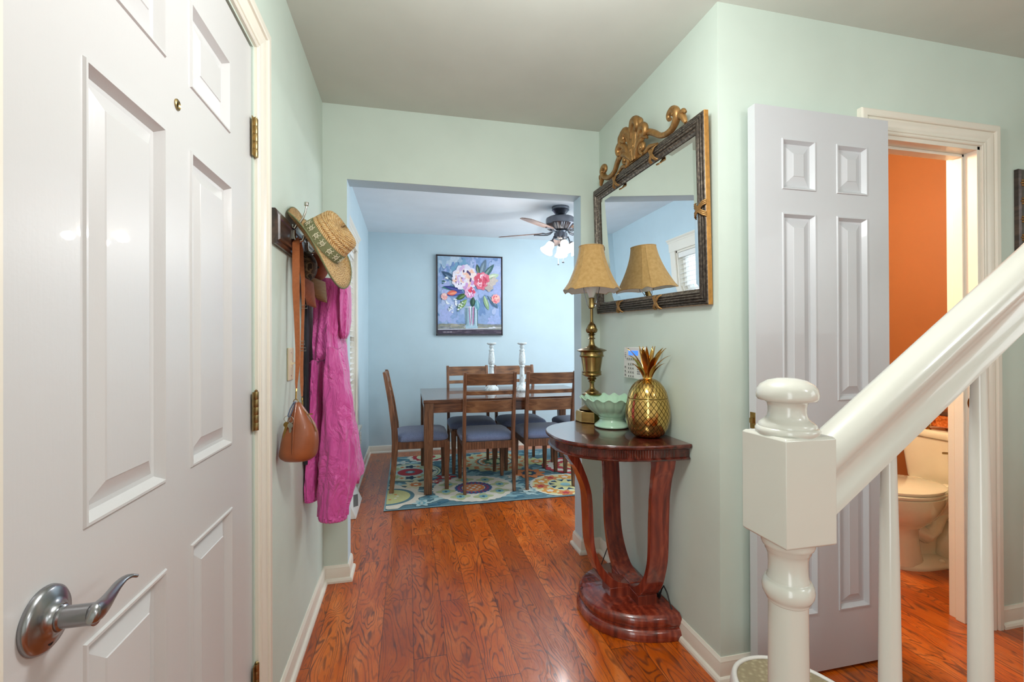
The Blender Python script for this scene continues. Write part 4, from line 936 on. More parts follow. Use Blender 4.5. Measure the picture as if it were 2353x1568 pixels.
sleeve([(800, 768, 16, 2.05), (860, 772, 26, 2.035), (930, 777, 34, 2.025), (1010, 780, 39, 2.015), (1090, 775, 42, 2.01), (1140, 768, 38, 2.01), (1170, 765, 34, 2.01), (1184, 765, 33, 2.01)], .052, 1.0, 13, 2.03)
sleeve([(830, 728, 12, 2.07), (950, 722, 14, 2.06), (1060, 720, 15, 2.05), (1120, 716, 15, 2.045), (1143, 716, 14.5, 2.045)], .045, 2.2, 10, 2.06)
# small maker's mark on the chest: two interlocked arcs
M['plum'] = plain('plum_print', '6a2050', .6)
mb = MB()
for s in (1, -1):
    pts = [at(738.5+dx, 829+s*dy, 2.030) for dx, dy in ((-7, -4.5), (-4.2, -1.0), (0, .9), (4.2, -1.0+1.6), (7, -4.5+1.8))] 
    mb.tube(pts, [.0022, .0014, .0012, .0014, .0022], 8, flat=.5)
for dx, dy in ((-7.2, -4), (-6.4, 3.2), (6.6, -1.2), (7.2, 5.2)): mb.ball(at(738.5+dx, 829+dy, 2.030), .0026, 8)
# pin the mark onto the cloth surface
obj('chest_mark', mb, M['plum'], jk, label='small dark interlocked arc logo')
dj = thing('dark_jacket', 'black garment mostly hidden behind the pink rain jacket', 'jacket', (-.39, 1.99, .6))
rows = [(1.40, -.413, -.397, 2.00, 2.04, .3), (1.30, -.414, -.396, 1.985, 2.045, .4), (1.10, -.4145, -.395, 1.985, 2.035, .5), (.95, -.4145, -.395, 1.985, 2.03, .5), (.80, -.4145, -.395, 1.99, 2.02, .5), (.72, -.414, -.398, 1.995, 2.02, .5)]
mb = MB(); mb.rings(drape(rows, amp=.006, seed=4)); clampx(mb, -.4165); obj('body', mb, M['blackcloth'], dj, angle=80)

# light switch, floor register, outlet
sw = thing('light_switch', 'ivory toggle light switch on the sage wall beside the handbag strap', 'light switch', (XL, 1.80, 1.14))
mb = MB(); mb.box(XL, 1.762, 1.080, XL+.006, 1.838, 1.198); obj('cover_plate', mb, M['ivory'], sw, bevel=.003, bseg=3)
mb = MB(); mb.box(XL+.006, 1.794, 1.127, XL+.008, 1.806, 1.151); mb.prism([(0, -.003), (.012, .002), (.012, .007), (0, .004)], 1.796, 1.804, lambda u, v, d: Vector((XL+.007+u, d, 1.139+v)))
obj('toggle', mb, M['ivory'], sw)
for z in (1.097, 1.181):
    mb = MB(); mb.lathe([(.0005, 0), (.003, 0), (.0025, .001), (.0005, .0015)], T=Matrix.Translation((XL+.006, 1.80, z)) @ Matrix.Rotation(pi/2, 4, 'Y'), seg=12)
    obj('screw', mb, M['hook'], sw)
vt = thing('floor_register', 'white sloping baseboard air register on the dining room wall under the window', 'air vent', (XL, 3.51, 0))
mb = MB(); mb.prism([(0, .0015), (.068, .0015), (.068, .012), (.022, .118), (.012, .128), (0, .128)], 3.31, 3.72, lambda u, v, d: Vector((XL+.001+u, d, v)))
obj('housing', mb, M['white'], vt, bevel=.002)
mb = MB()
for i in range(26):
    y = 3.37+i*.0112; k = 1-abs(i-12.5)/13; s0, s1 = .5-.38*k, .5+.38*k; f = lambda s: Vector((XL+.001+.068-.046*s+.0006, y, .012+.106*s+.0003))
    a, b = f(s0), f(s1); mb.add([a+Vector((0, -.0032, 0)), a+Vector((0, .0032, 0)), b+Vector((0, .0032, 0)), b+Vector((0, -.0032, 0))], [(0, 1, 2, 3)])
obj('grille', mb, M['black'], vt)
ot = thing('wall_outlet', 'small white wall outlet under the dining room window sill', 'outlet', (XL, 4.32, .36))
mb = MB(); mb.box(XL, 4.285, .30, XL+.006, 4.355, .415); obj('cover_plate', mb, M['white'], ot, bevel=.002)
for z in (.335, .380):
    mb = MB()
    for dy in (-.007, .007): mb.box(XL+.0058, 4.32+dy-.0015, z-.005, XL+.0066, 4.32+dy+.0015, z+.005)
    obj('socket_slots', mb, M['black'], ot)

# ------------------------------------------------------------------ mirror
MY0, MZB, MWd, MH, MTH, MPH, MX0 = 1.4604, 1.3515, 1.000, .7004, .0417, .0263, XR-.003
def TM(a, b, k):
    a, b = a*cos(MPH)-b*sin(MPH), a*sin(MPH)+b*cos(MPH)
    return Vector((MX0-sin(MTH)*b-cos(MTH)*k, MY0+a, MZB+cos(MTH)*b-sin(MTH)*k))
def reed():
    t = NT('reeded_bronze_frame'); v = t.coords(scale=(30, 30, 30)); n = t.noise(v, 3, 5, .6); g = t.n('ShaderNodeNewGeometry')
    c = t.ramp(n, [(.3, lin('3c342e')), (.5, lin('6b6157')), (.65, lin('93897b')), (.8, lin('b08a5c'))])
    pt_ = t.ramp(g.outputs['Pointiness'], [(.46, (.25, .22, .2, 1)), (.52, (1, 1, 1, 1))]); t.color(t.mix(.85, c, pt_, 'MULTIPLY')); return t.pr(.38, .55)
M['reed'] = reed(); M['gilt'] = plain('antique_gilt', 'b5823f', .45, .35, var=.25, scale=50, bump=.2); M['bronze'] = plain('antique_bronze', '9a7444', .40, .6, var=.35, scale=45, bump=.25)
mr = thing('wall_mirror', 'large wall mirror in a dark reeded frame with a scrolled gilt leaf crest', 'mirror', tuple(TM(.5, 0, 0)))
def rect(ins, k): return [TM(ins, ins, k), TM(MWd-ins, ins, k), TM(MWd-ins, MH-ins, k), TM(ins, MH-ins, k)]
prof = [(.001, .0185)]
for i in range(5):
    w0 = .003+.0098*i; hgt = (.022, .027, .030, .028, .022)[i]
    for q in range(7): prof.append((w0+.0094*q/6, hgt-.0045+.0045*sin(pi*q/6)))
prof += [(.053, .016), (.056, .013), (.060, .012), (.0625, .008)]
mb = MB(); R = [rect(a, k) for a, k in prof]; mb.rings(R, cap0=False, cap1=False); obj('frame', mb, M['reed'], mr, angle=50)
mb = MB(); mb.rings([rect(0, .001), rect(0, .0175), rect(.001, .0185)], cap0=True, cap1=False); obj('frame_side', mb, M['gilt'], mr, label='plain gilt outer edge of the frame')
t = NT('mirror_silver'); t.color((.93, .95, .95, 1)); M['silver'] = t.pr(.004, 1.0)
mb = MB(); mb.add(rect(.084, .0095), [(0, 1, 2, 3)]); mb.rings([rect(.060, .0060), rect(.084, .0095)], cap0=False, cap1=False); obj('glass', mb, M['silver'], mr, angle=1, label='beveled mirror glass')
# ribbons bound round the frame
def wrap(a, b, horiz):
    mb = MB(); L = .034; q = .030
    for s in (-1, 1):
        for off in (-.0065, 0, .0065):
            pts = []
            for i in range(9):
                u = i/8; al = (u-.5)*2*q*.75*s+off; ac = -.002+.060*u; k = .030+.004*sin(pi*u)-(.010 if i in (0, 8) else 0)
                pts.append(TM(a+al, b+ac-.031, k) if horiz else TM(a+ac-.031, b+al, k))
            mb.tube(pts, .0034, 8, flat=.8)
    obj('ribbon_tie', mb, M['bronze'], mr, angle=60)
for a in (.34, .70): wrap(a, MH-.031, True); wrap(a, .031, True)
wrap(.031, MH*.50, False); wrap(MWd-.031, MH*.50, False)
# crest: scrolls and leaves
mb = MB(); cx_ = .50; bt = MH-.004
def scroll(pts, rad, k0=.020, mirror=True, flat=1.0, seg=12):
    for s in ((1, -1) if mirror else (1,)):
        P_ = [Vector(p) for p in pts]; Q = []
        rad_ = [q_*1.22 for q_ in rad]
        for i in range(len(P_)-1):     # smooth with Catmull-Rom
            p0, p1, p2_, p3 = P_[max(i-1, 0)], P_[i], P_[i+1], P_[min(i+2, len(P_)-1)]
            for j in range(5):
                t_ = j/5; Q.append(.5*((2*p1)+(-p0+p2_)*t_+(2*p0-5*p1+4*p2_-p3)*t_*t_+(-p0+3*p1-3*p2_+p3)*t_**3))
        Q.append(P_[-1]); rr_ = []
        for i in range(len(Q)):
            f = i/(len(Q)-1)*(len(rad_)-1); j = min(int(f), len(rad_)-2); rr_.append(rad_[j]+(rad_[j+1]-rad_[j])*(f-j))
        mb.tube([TM(cx_+s*q.x, bt+q.y, k0+q.z) for q in Q], rr_, seg, flat=flat)
# long S scroll to each shoulder
scroll([(.02, .012, 0), (.045, .055, .006), (.085, .080, .008), (.13, .078, .006), (.175, .055, .004), (.215, .028, 0), (.26, .016, 0), (.305, .020, 0), (.338, .040, .004), (.345, .066, .008), (.325, .084, .010), (.300, .076, .012), (.298, .058, .012), (.312, .052, .014)], [.010, .013, .013, .012, .011, .010, .010, .011, .013, .014, .012, .009, .007, .006])
scroll([(.345, .050, .0), (.370, .040, 0), (.385, .018, 0), (.392, .004, 0)], [.012, .012, .009, .005])
scroll([(.36, .048, .004), (.385, .052, .004), (.398, .040, .002)], [.008, .008, .004])
# inner small volutes on the frame
scroll([(.075, .004, 0), (.060, .020, .004), (.068, .040, .008), (.088, .042, .010), (.094, .026, .012), (.082, .020, .014)], [.008, .010, .011, .010, .008, .006])
scroll([(.09, .006, 0), (.125, .016, 0), (.16, .010, 0), (.19, .004, 0)], [.008, .008, .006, .004])
# rising central plume, curling over on both sides
for dx, top, r0 in ((0, .150, .010), (.014, .158, .009), (.030, .150, .008)):
    scroll([(dx*.4, .004, .004), (dx*.6, .050, .008), (dx, .095, .012), (dx+.012, .128, .016), (dx+.034, top, .020), (dx+.062, top-.010, .024), (dx+.066, top-.034, .026), (dx+.050, top-.040, .026)], [.008, .009, .010, .012, .014, .013, .010, .006], mirror=(dx > 0))
scroll([(0, .10, .02), (-.016, .135, .024), (-.045, .160, .028), (-.076, .150, .030), (-.082, .124, .032), (-.064, .116, .032)], [.010, .013, .016, .016, .012, .007], mirror=False)
scroll([(.02, .02, .006), (.050, .060, .012), (.075, .095, .016), (.105, .112, .020), (.130, .098, .022), (.128, .076, .022), (.110, .072, .022)], [.008, .010, .013, .015, .013, .010, .006])
scroll([(.015, .01, .006), (.040, .035, .012), (.070, .055, .016), (.100, .060, .018)], [.009, .012, .012, .006])
scroll([(.06, .09, .012), (.085, .088, .014), (.108, .072, .014), (.132, .052, .012)], [.007, .010, .010, .004])
for k in range(5): scroll([(.004+.004*k, .002, .014), (.003+.006*k, .030, .018), (.002+.007*k, .060, .018), (.004+.009*k, .085, .016)], [.0032, .0036, .0034, .0022], mirror=(k > 0), seg=8)
for (a, b, r) in ((.012, .052, .012), (-.012, .062, .011), (.335, .062, .010), (-.335, .062, .010), (.078, .030, .009), (-.078, .030, .009), (.118, .088, .010), (-.118, .088, .010)): mb.ball(TM(cx_+a, bt+b, .036), r, 14)
mb.prism([(-.11, 0), (.11, 0), (.09, .012), (.03, .022), (-.03, .022), (-.09, .012)], .004, .024, lambda u, v, d: TM(cx_+u, bt+v, d))
obj('crest', mb, M['bronze'], mr, angle=60, label='gilt scrolled acanthus crest')

# ------------------------------------------------------------------ alarm keypad
kp = thing('alarm_keypad', 'cream alarm keypad with blue display on the wall behind the gold pineapple', 'keypad', (XR, 2.03, 1.11))
mb = MB(); mb.box(XR-.022, 1.928, 1.035, XR, 2.132, 1.190); obj('case', mb, M['white'], kp, bevel=.005, bseg=3)
mb = MB(); mb.box(XR-.0235, 1.932, 1.038, XR-.0215, 2.128, 1.118); obj('flap', mb, M['white'], kp, bevel=.001)
t = NT('blue_display'); t.color(lin('3a6ae8')); t.b.inputs['Emission Color'].default_value = lin('3f78ff'); t.b.inputs['Emission Strength'].default_value = .9; lcd = t.pr(.2)
mb = MB(); mb.box(XR-.0232, 1.985, 1.150, XR-.0215, 2.080, 1.172); obj('display', mb, lcd, kp)
M['btn'] = plain('grey_rubber', 'b9b9b4', .6); M['ink'] = plain('dark_print', '2c2c30', .6)
def keybtn(y, z, wy, wz):
    mb = MB(); mb.box(XR-.0262, y-wy/2, z-wz/2, XR-.0232, y+wy/2, z+wz/2); b_ = obj('button', mb, M['btn'], kp, bevel=.001)
    mb = MB(); mb.box(XR-.0266, y-wy/5, z-wz/5, XR-.0260, y+wy/5, z+wz/5); obj('print', mb, M['ink'], b_)
for r_ in range(4):
    for c_ in range(3): keybtn(2.072-c_*.0215, 1.106-r_*.0195, .015, .011)
for r_ in range(3): keybtn(2.108, 1.090-r_*.0195, .018, .012)
for c_ in range(4): keybtn(2.086-c_*.021, 1.132, .014, .009)
mb = MB()
for r_ in range(4):
    for c_ in range(5): mb.box(XR-.0240, 1.966+c_*.006-.0015, 1.060+r_*.010, XR-.0234, 1.966+c_*.006+.0015, 1.066+r_*.010)
for (y, z) in ((2.112, 1.160), (2.116, 1.150), (2.108, 1.150), (2.116, 1.142), (2.108, 1.142), (2.112, 1.134)): mb.box(XR-.0236, y-.0015, z-.001, XR-.0218, y+.0015, z+.002)
mb.box(XR-.0236, 2.078, 1.176, XR-.0218, 2.082, 1.184)
obj('speaker_slots', mb, M['ink'], kp)

# ------------------------------------------------------------------ console table
M['mahog'] = wood('mahogany', '48170e', '7c2c1b', 'a44a2f', (18, 18, 2.6), .22, coat=.7, bump=.04)
M['mahog_d'] = wood('mahogany_dark', '2a100c', '4f1e15', '76362a', (14, 14, 14), .22, coat=.6, bump=.05)
TCY = 1.915; XW = XR-.004
def dshape(a, b, n, ins=0, seg=90, yc=TCY, xw=XW):
    pts = []
    for i in range(seg+1):
        t_ = -pi/2+pi*i/seg; c, s_ = abs(cos(t_))**(2/n), abs(sin(t_))**(2/n)*(1 if sin(t_) > 0 else -1)
        pts.append((xw-(b-ins)*c, yc+(a-ins)*s_))
    return pts
ct = thing('console_table', 'half-round mahogany console table on curved legs against the sage wall', 'console table', (XW, TCY, 0))
def tier(mb, a, b, n, rows, seg=90): mb.rings([[Vector((x, y, z)) for x, y in dshape(a, b, n, ins, seg)] for ins, z in rows])
TT = .812
mb = MB(); tier(mb, .325, .480, 2.5, [(.014, TT-.020), (.006, TT-.018), (.002, TT-.014), (0, TT-.009), (0, TT-.004), (.003, TT)], 120); obj('tabletop', mb, M['mahog_d'], ct, angle=40)
mb = MB(); R = []; prof = [(.012, TT-.020), (.018, TT-.022), (.018, TT-.052), (.014, TT-.055), (.010, TT-.059), (.014, TT-.064)]
seg = 260
for ins, z in prof:
    base_ = dshape(.325, .480, 2.5, ins, seg); ring = []
    for i, (x, y) in enumerate(base_):
        g = .0022 if (i % 2 and z > TT-.054 and z < TT-.021) else 0; ring.append(Vector((x+g*.8*(1 if x < XW-.05 else 0), y+(g if y < TCY else -g)*.6, z)))
    R.append(ring)
mb.rings(R); obj('apron', mb, M['mahog_d'], ct, angle=20)
mb = MB(); tier(mb, .260, .340, 2.25, [(.004, 0), (0, .008), (-.001, .022), (.003, .036), (.010, .043), (.016, .046), (.016, .052), (.012, .055), (.010, .060), (.008, .070), (.010, .084), (.016, .092), (.022, .096), (.026, .100)], 120); obj('plinth', mb, M['mahog'], ct, angle=50)
LO = [(.335, .748), (.31, .707), (.28, .665), (.25, .60), (.235, .548), (.229, .453), (.226, .385), (.219, .317), (.204, .262), (.186, .213), (.158, .169), (.114, .129), (.04, .108)]
LI = [(.275, .748), (.268, .712), (.25, .668), (.228, .61), (.213, .548), (.207, .453), (.205, .385), (.199, .323), (.184, .272), (.162, .230), (.130, .190), (.090, .160), (.03, .145)]
HCX, HCY = .990, 1.895
for d, s_, top in ((Vector((-1, 0, 0)), Vector((0, 1, 0)), 1.0), (Vector((0, 1, 0)), Vector((1, 0, 0)), .84), (Vector((0, -1, 0)), Vector((1, 0, 0)), .84)):
    mb = MB(); R = []; hw = .042
    def refine(L): 
        out = []; P_ = [Vector((a, b, 0)) for a, b in L]
        for i in range(len(P_)-1):
            p0, p1, p2_, p3 = P_[max(i-1, 0)], P_[i], P_[i+1], P_[min(i+2, len(P_)-1)]
            for j in range(3): t_ = j/3; out.append(.5*((2*p1)+(-p0+p2_)*t_+(2*p0-5*p1+4*p2_-p3)*t_*t_+(-p0+3*p1-3*p2_+p3)*t_**3))
        return out+[P_[-1]]
    for o_, i_ in zip(refine(LO), refine(LI)):
        f = 1 if o_.y < .55 else 1+(top-1)*((o_.y-.55)/.2)
        c = Vector((HCX, HCY, 0))
        R.append([c+d*o_.x*f+s_*hw+Vector((0, 0, o_.y)), c+d*o_.x*f-s_*hw+Vector((0, 0, o_.y)), c+d*i_.x*f-s_*hw+Vector((0, 0, i_.y)), c+d*i_.x*f+s_*hw+Vector((0, 0, i_.y))])
    mb.rings(R)
    def foot(u, v, w_): return Vector((HCX, HCY, 0))+d*u+s_*v+Vector((0, 0, w_))
    mb.prism([(.035, -.044), (.130, -.044), (.130, .044), (.035, .044)], .098, .138, foot)
    obj('leg', mb, M['mahog'], ct, angle=30, bevel=.0015)
mb = MB(); mb.prism([(-.036, -.040), (.036, -.040), (.036, .040), (-.036, .040)], .098, .150, lambda u, v, w_: Vector((HCX+u, HCY+v, w_))); obj('hub', mb, M['mahog'], ct, bevel=.003)

# ------------------------------------------------------------------ table lamp
M['brass'] = plain('antique_brass', '8d7548', .27, 1.0, var=.22, scale=25)
LX, LY, LZ = .918, 2.185, TT
lp = thing('table_lamp', 'tall urn-shaped brass table lamp with a gold bell shade on the console table', 'lamp', (LX, LY, LZ))
def zl(zz): return LZ+.003+(1335-zz)*.0004088   # crop rows of the lamp column to heights
mb = MB(); oct_ = lambda r, z: [Vector((LX+r*cos(a), LY+r*sin(a), z)) for a in [pi/8+i*pi/4+.12 for i in range(8)]]
mb.rings([oct_(.083, LZ), oct_(.085, LZ+.004), oct_(.083, LZ+.010), oct_(.083, LZ+.046), oct_(.080, LZ+.054), oct_(.070, LZ+.058)]); obj('base', mb, M['brass'], lp, angle=25, bevel=.001)
prof = [(.0005, 1193), (.064, 1193), (.066, 1188), (.060, 1178), (.056, 1172), (.052, 1160), (.046, 1150), (.030, 1130), (.024, 1100), (.021, 1060), (.021, 1030), (.030, 1020), (.050, 1012), (.051, 1002), (.046, 992), (.036, 985), (.034, 972), (.030, 965), (.022, 952), (.016, 940), (.012, 915), (.0115, 870), (.013, 858), (.017, 852), (.018, 842), (.014, 832), (.022, 822), (.025, 814), (.020, 804), (.020, 797), (.033, 788), (.040, 775), (.0485, 768), (.050, 762), (.048, 755), (.048, 732), (.050, 726), (.046, 718), (.045, 700), (.0545, 545), (.060, 538), (.062, 530), (.060, 522), (.058, 500), (.059, 482), (.066, 472), (.074, 466), (.076, 460), (.070, 452), (.060, 444), (.048, 434), (.036, 428), (.029, 420), (.027, 412), (.020, 404), (.016, 388), (.013, 350), (.012, 322), (.018, 316), (.0185, 310), (.013, 302), (.012, 280), (.016, 270), (.0205, 264), (.0125, 255), (.014, 248), (.021, 242), (.026, 228), (.0275, 212), (.0285, 198), (.0265, 195), (.026, 185), (.0225, 160), (.017, 135), (.0115, 122), (.0125, 114), (.0085, 106), (.0075, 60), (.0075, -62)]
mb = MB(); mb.lathe([(r, zl(z)) for r, z in prof], c=(LX, LY, 0), seg=56, mod=lambda r, z, a, i: (r*(1+(.05*cos(14*a) if zl(245) < z < zl(193) else (.035*cos(9*a+900*z) if zl(193) < z < zl(122) else 0))), z)); obj('urn_body', mb, M['brass'], lp, angle=40)
mb = MB(); z0 = zl(-60); mb.lathe([(.0005, z0), (.010, z0), (.016, z0+.005), (.0155, z0+.012), (.0145, z0+.016), (.0145, z0+.048), (.0155, z0+.052), (.013, z0+.056), (.0005, z0+.056)], c=(LX, LY, 0), seg=28)
mb.tube([(LX+.014, LY-.004, z0+.026), (LX+.024, LY-.008, z0+.026)], .0022, 8); obj('socket', mb, M['brass'], lp, angle=40)
mb = MB(); zt = 1.700
for s in (-1, 1): mb.tube([(LX+s*.012, LY, z0+.003), (LX+s*.022, LY, z0+.018), (LX+s*.036, LY, z0+.07), (LX+s*.048, LY, z0+.13), (LX+s*.040, LY, z0+.19), (LX+s*.012, LY, zt-.004), (LX, LY, zt-.002)], .0018, 8)
mb.ball((LX, LY, zt+.004), .008, 12); obj('harp', mb, M['pewter'], lp)
mb = MB(); mb.lathe([(.010, z0+.054), (.013, z0+.062), (.026, z0+.095), (.030, z0+.115), (.026, z0+.138), (.012, z0+.150), (.0005, z0+.152)], c=(LX, LY, 0), seg=28); obj('light_bulb', mb, M['white'], lp, angle=80)
t = NT('gold_shade_cloth'); v = t.coords(); n = t.noise(v, 60, 5); t.color(t.ramp(n, [(.3, lin('ab8546')), (.7, lin('bf9a60'))])); t.bump(t.noise(v, 500, 2), .4, .001); t.b.inputs['Subsurface Weight'].default_value = .0; M['shade'] = t.pr(.7, sheen=.3)
ZT, ZB = 1.703, 1.473; shp = []
for i in range(25):
    t_ = i/24; r = .064+.092*(t_**1.75)+.004*sin(pi*t_); shp.append((r, ZT-(ZT-ZB)*t_))
def shmod(r, z, a, i):
    t_ = (ZT-z)/(ZT-ZB); q = (a-.35) % (pi/2); cut = .30
    if q < cut: e = abs(q-cut/2)/(cut/2); m = 1.015-.020*(1-e*e)
    else: e = abs(q-(cut+(pi/2-cut)/2))/((pi/2-cut)/2); m = 1.015-.105*(1-e*e)
    lift = .010*(1-e*e) if t_ > .96 else (.010*(1-e*e)*(t_-.8)/.16 if t_ > .8 else 0)
    return r*(1+(m-1)*(.35+.65*t_)), z+lift
mb = MB(); mb.lathe(shp, c=(LX, LY, 0), seg=160, mod=shmod, cap0=False, cap1=False); sh = obj('lamp_shade', mb, M['shade'], lp, angle=50)
mb = MB(); mb.lathe([(r-.0022, z) for r, z in shp], c=(LX, LY, 0), seg=160, mod=shmod, cap0=False, cap1=False); obj('lining', mb, M['white'], sh, angle=60, label='white shade lining')
mb = MB()
for tt, rr_ in ((0, .0026), (.035, .0012), (1.0, .0020)):
    k = int(tt*24+.01); r, z = shp[k]; ring = []
    for j in range(96): a = 2*pi*j/96; r2, z2 = shmod(r, z-(ZT-ZB)*(tt-k/24), a, 0); ring.append(Vector((LX+r2*cos(a), LY+r2*sin(a), z2)))
    mb.tube(ring, rr_, 6, closed=True)
for qd in range(4):
    for off in (0, .30):
        a = .35+qd*pi/2+off; mb.tube([Vector((LX+shmod(r, z, a+1e-4, 0)[0]*cos(a), LY+shmod(r, z, a+1e-4, 0)[0]*sin(a), shmod(r, z, a+1e-4, 0)[1])) for r, z in shp], .0013, 6)
obj('piping', mb, M['shade'], sh)
# lamp cord
mb = MB(); M['cordblk'] = plain('black_cord', '1a1718', .5)
mb.tube([(LX+.075, LY+.03, TT+.005), (1.078, 2.235, TT+.004), (1.082, 2.258, TT-.05), (1.083, 2.27, .60), (1.080, 2.275, .30), (1.060, 2.30, .12), (1.040, 2.325, .03), (1.020, 2.31, .006), (1.02, 2.22, .004)], .0028, 8)
tag(obj('lamp_cord', mb, M['cordblk'], angle=80), 'black lamp cord hanging behind the console table down to the baseboard', 'cord')
mb = MB(); mb.tube([(1.058, 1.790, .1035), (1.062, 1.775, .150), (1.060, 1.755, .175), (1.062, 1.735, .160), (1.0635, 1.715, .125), (1.0645, 1.700, .1045)], .0030, 8)
mb.ball((1.066, 1.800, .1085), .007, 10); mb.box(1.060, 1.80, .1012, 1.074, 1.83, .118)
tag(obj('power_cord', mb, M['cordblk'], angle=80), 'short loop of black cord with plug lying on the console table base', 'cord')

# ------------------------------------------------------------------ green bowl
t = NT('jade_glaze'); v = t.coords(); n = t.noise(v, 9, 4); t.color(t.ramp(n, [(.3, lin('aed8ba')), (.6, lin('c0e2c6')), (.8, lin('d4eed4'))])); M['jade'] = t.pr(.15, coat=.6)
BXc, BYc = .945, 2.010
bw = thing('fluted_bowl', 'pale green scalloped footed bowl on the console table', 'bowl', (BXc, BYc, TT))
prof = [(.0005, .002), (.074, .002), (.081, .004), (.083, .009), (.080, .014), (.070, .022), (.062, .030), (.0585, .037), (.0585, .042), (.061, .045), (.063, .048), (.062, .051), (.076, .058), (.096, .072), (.114, .089), (.128, .108), (.137, .123), (.146, .134), (.150, .138), (.148, .140), (.141, .136), (.131, .124), (.120, .108), (.104, .090), (.080, .074), (.045, .064), (.0005, .060)]
def bmod(r, z, a, i):
    w_ = max(0, min(1, (z-.052)/.06)); n_ = 18
    if 12 <= i <= 23: return r*(.955+.075*w_*abs(cos(n_*a/2))-.014*w_), z+(.006*w_*w_*cos(n_*a) if z > .1 else 0)
    return r, z
mb = MB(); mb.lathe(prof, T=Matrix.Translation((BXc, BYc, TT)), seg=180, mod=bmod); obj('bowl_body', mb, M['jade'], bw, angle=60)

# ------------------------------------------------------------------ gold pineapple
def pine():
    t = NT('etched_brass'); tc = t.n('ShaderNodeTexCoord'); sp = t.n('ShaderNodeSeparateXYZ'); t.l(tc.outputs['UV'], sp.inputs[0])
    u = t.math('MULTIPLY', sp.outputs[0], 26); v = t.math('MULTIPLY', sp.outputs[1], 9.5)
    def line(s): f = t.math('FRACT', t.math('ADD', u, t.math('MULTIPLY', v, s))); return t.math('LESS_THAN', t.math('MINIMUM', f, t.math('SUBTRACT', 1, f)), .065)
    g = t.math('MAXIMUM', line(1), line(-1)); t.color(t.mix(g, lin('d3ae66'), lin('3a2a18'))); t.bump(t.math('MULTIPLY', g, -1), .6, .002); t.pr(.16, 1.0); return t.m
M['gold'] = plain('polished_brass', 'c89a50', .2, 1.0, var=.12); M['etched'] = pine()
PXc, PYc = .996, 1.768
pa = thing('pineapple_jar', 'gold etched metal pineapple jar with leafy crown on the console table', 'jar', (PXc, PYc, TT))
body = [(.0005, .001), (.046, .001), (.058, .006), (.072, .020), (.084, .042), (.0915, .072), (.0935, .100), (.091, .130), (.085, .160), (.0835, .166)]
lid = [(.0835, .1675), (.0830, .172), (.076, .195), (.066, .214), (.052, .231), (.036, .242), (.022, .247), (.0005, .249)]
mb = MB(); mb.lathe(body, T=Matrix.Translation((PXc, PYc, TT)), seg=72, uv=True); obj('jar_body', mb, M['etched'], pa, angle=80)
mb = MB(); mb.lathe(lid, T=Matrix.Translation((PXc, PYc, TT)), seg=72, uv=True)
for i in range(len(mb.uv)):
    if mb.uv[i]: mb.uv[i] = [(a, b*.45) for a, b in mb.uv[i]]
ld = obj('lid', mb, M['etched'], pa, angle=80)
zc = TT+.247
def pleaf(ang, base_r, h0, L, out, curl, wd):
    mb = MB(); d = Vector((cos(ang), sin(ang), 0)); s_ = Vector((-d.y, d.x, 0)); R = []
    for i in range(13):
        t_ = i/12; r = base_r+out*(t_**1.6); z = h0+L*(t_ if curl == 0 else (t_-curl*t_**3)); w_ = wd*(.45+.75*sin(pi*min(1, t_*.95))**.9)*(1-t_**5) + .0006
        p = Vector((PXc, PYc, zc))+d*r+Vector((0, 0, z)); k = w_*.35
        R.append([p+s_*w_+d*k*.9, p+d*(-.0015), p-s_*w_+d*k*.9, p-s_*w_*.95+d*(k+.0012), p+d*.0018, p+s_*w_*.95+d*(k+.0012)])
    mb.rings(R); obj('leaf', mb, M['gold'], ld, angle=60)
for k in range(5): pleaf(k*2*pi/5+.2, .009, -.002, .165, .078, .20, .0100)
for k in range(5): pleaf(k*2*pi/5+.8, .012, -.002, .135, .082, .26, .0092)
for k in range(5): pleaf(k*2*pi/5+.35, .004, .0, .150, .030, .08, .0088)
for k in range(5): pleaf(k*2*pi/5+1.0, .015, -.002, .095, .062, .30, .0070)
mb = MB(); mb.lathe([(.020, .0), (.017, .010), (.015, .04), (.012, .06), (.0005, .062)], T=Matrix.Translation((PXc, PYc, zc-.002)), seg=24, mod=lambda r, z, a, i: (r*(1+.06*cos(9*a)), z)); obj('leaf_stem', mb, M['gold'], ld)

# ------------------------------------------------------------------ stair railing
NX, NY = .5375, .5585; s2 = .0415
rl = thing('stair_railing', 'white painted stair railing with round-capped newel post in the right foreground', 'railing', (NX, NY, 0))
mb = MB(); R = lambda z, h_: [Vector((NX+a*h_, NY+b*h_, z)) for a, b in ((-1, -1), (1, -1), (1, 1), (-1, 1))]
mb.rings([R(0, s2+.006), R(.10, s2+.006), R(.108, s2), R(.30, s2), R(.305, s2-.003)]); mb.rings([R(.931, s2-.003), R(.934, s2), R(1.079, s2), R(1.082, s2-.003)])
mb.lathe([(.030, .30), (.034, .31), (.034, .325), (.029, .335), (.027, .35), (.0275, .50), (.0265, .70), (.0255, .838), (.0275, .8385), (.0280, .8425), (.0300, .8445), (.0328, .850), (.0338, .857), (.0328, .864), (.0300, .869), (.0275, .8705), (.0272, .874), (.0258, .877), (.0252, .890), (.0258, .903), (.0285, .911), (.0295, .912), (.0300, .916), (.0330, .919), (.0345, .923), (.0350, .933)], c=(NX, NY, 0), seg=56)
nw = obj('newel_post', mb, M['rail'], rl, angle=40, bevel=.0025, bseg=3)
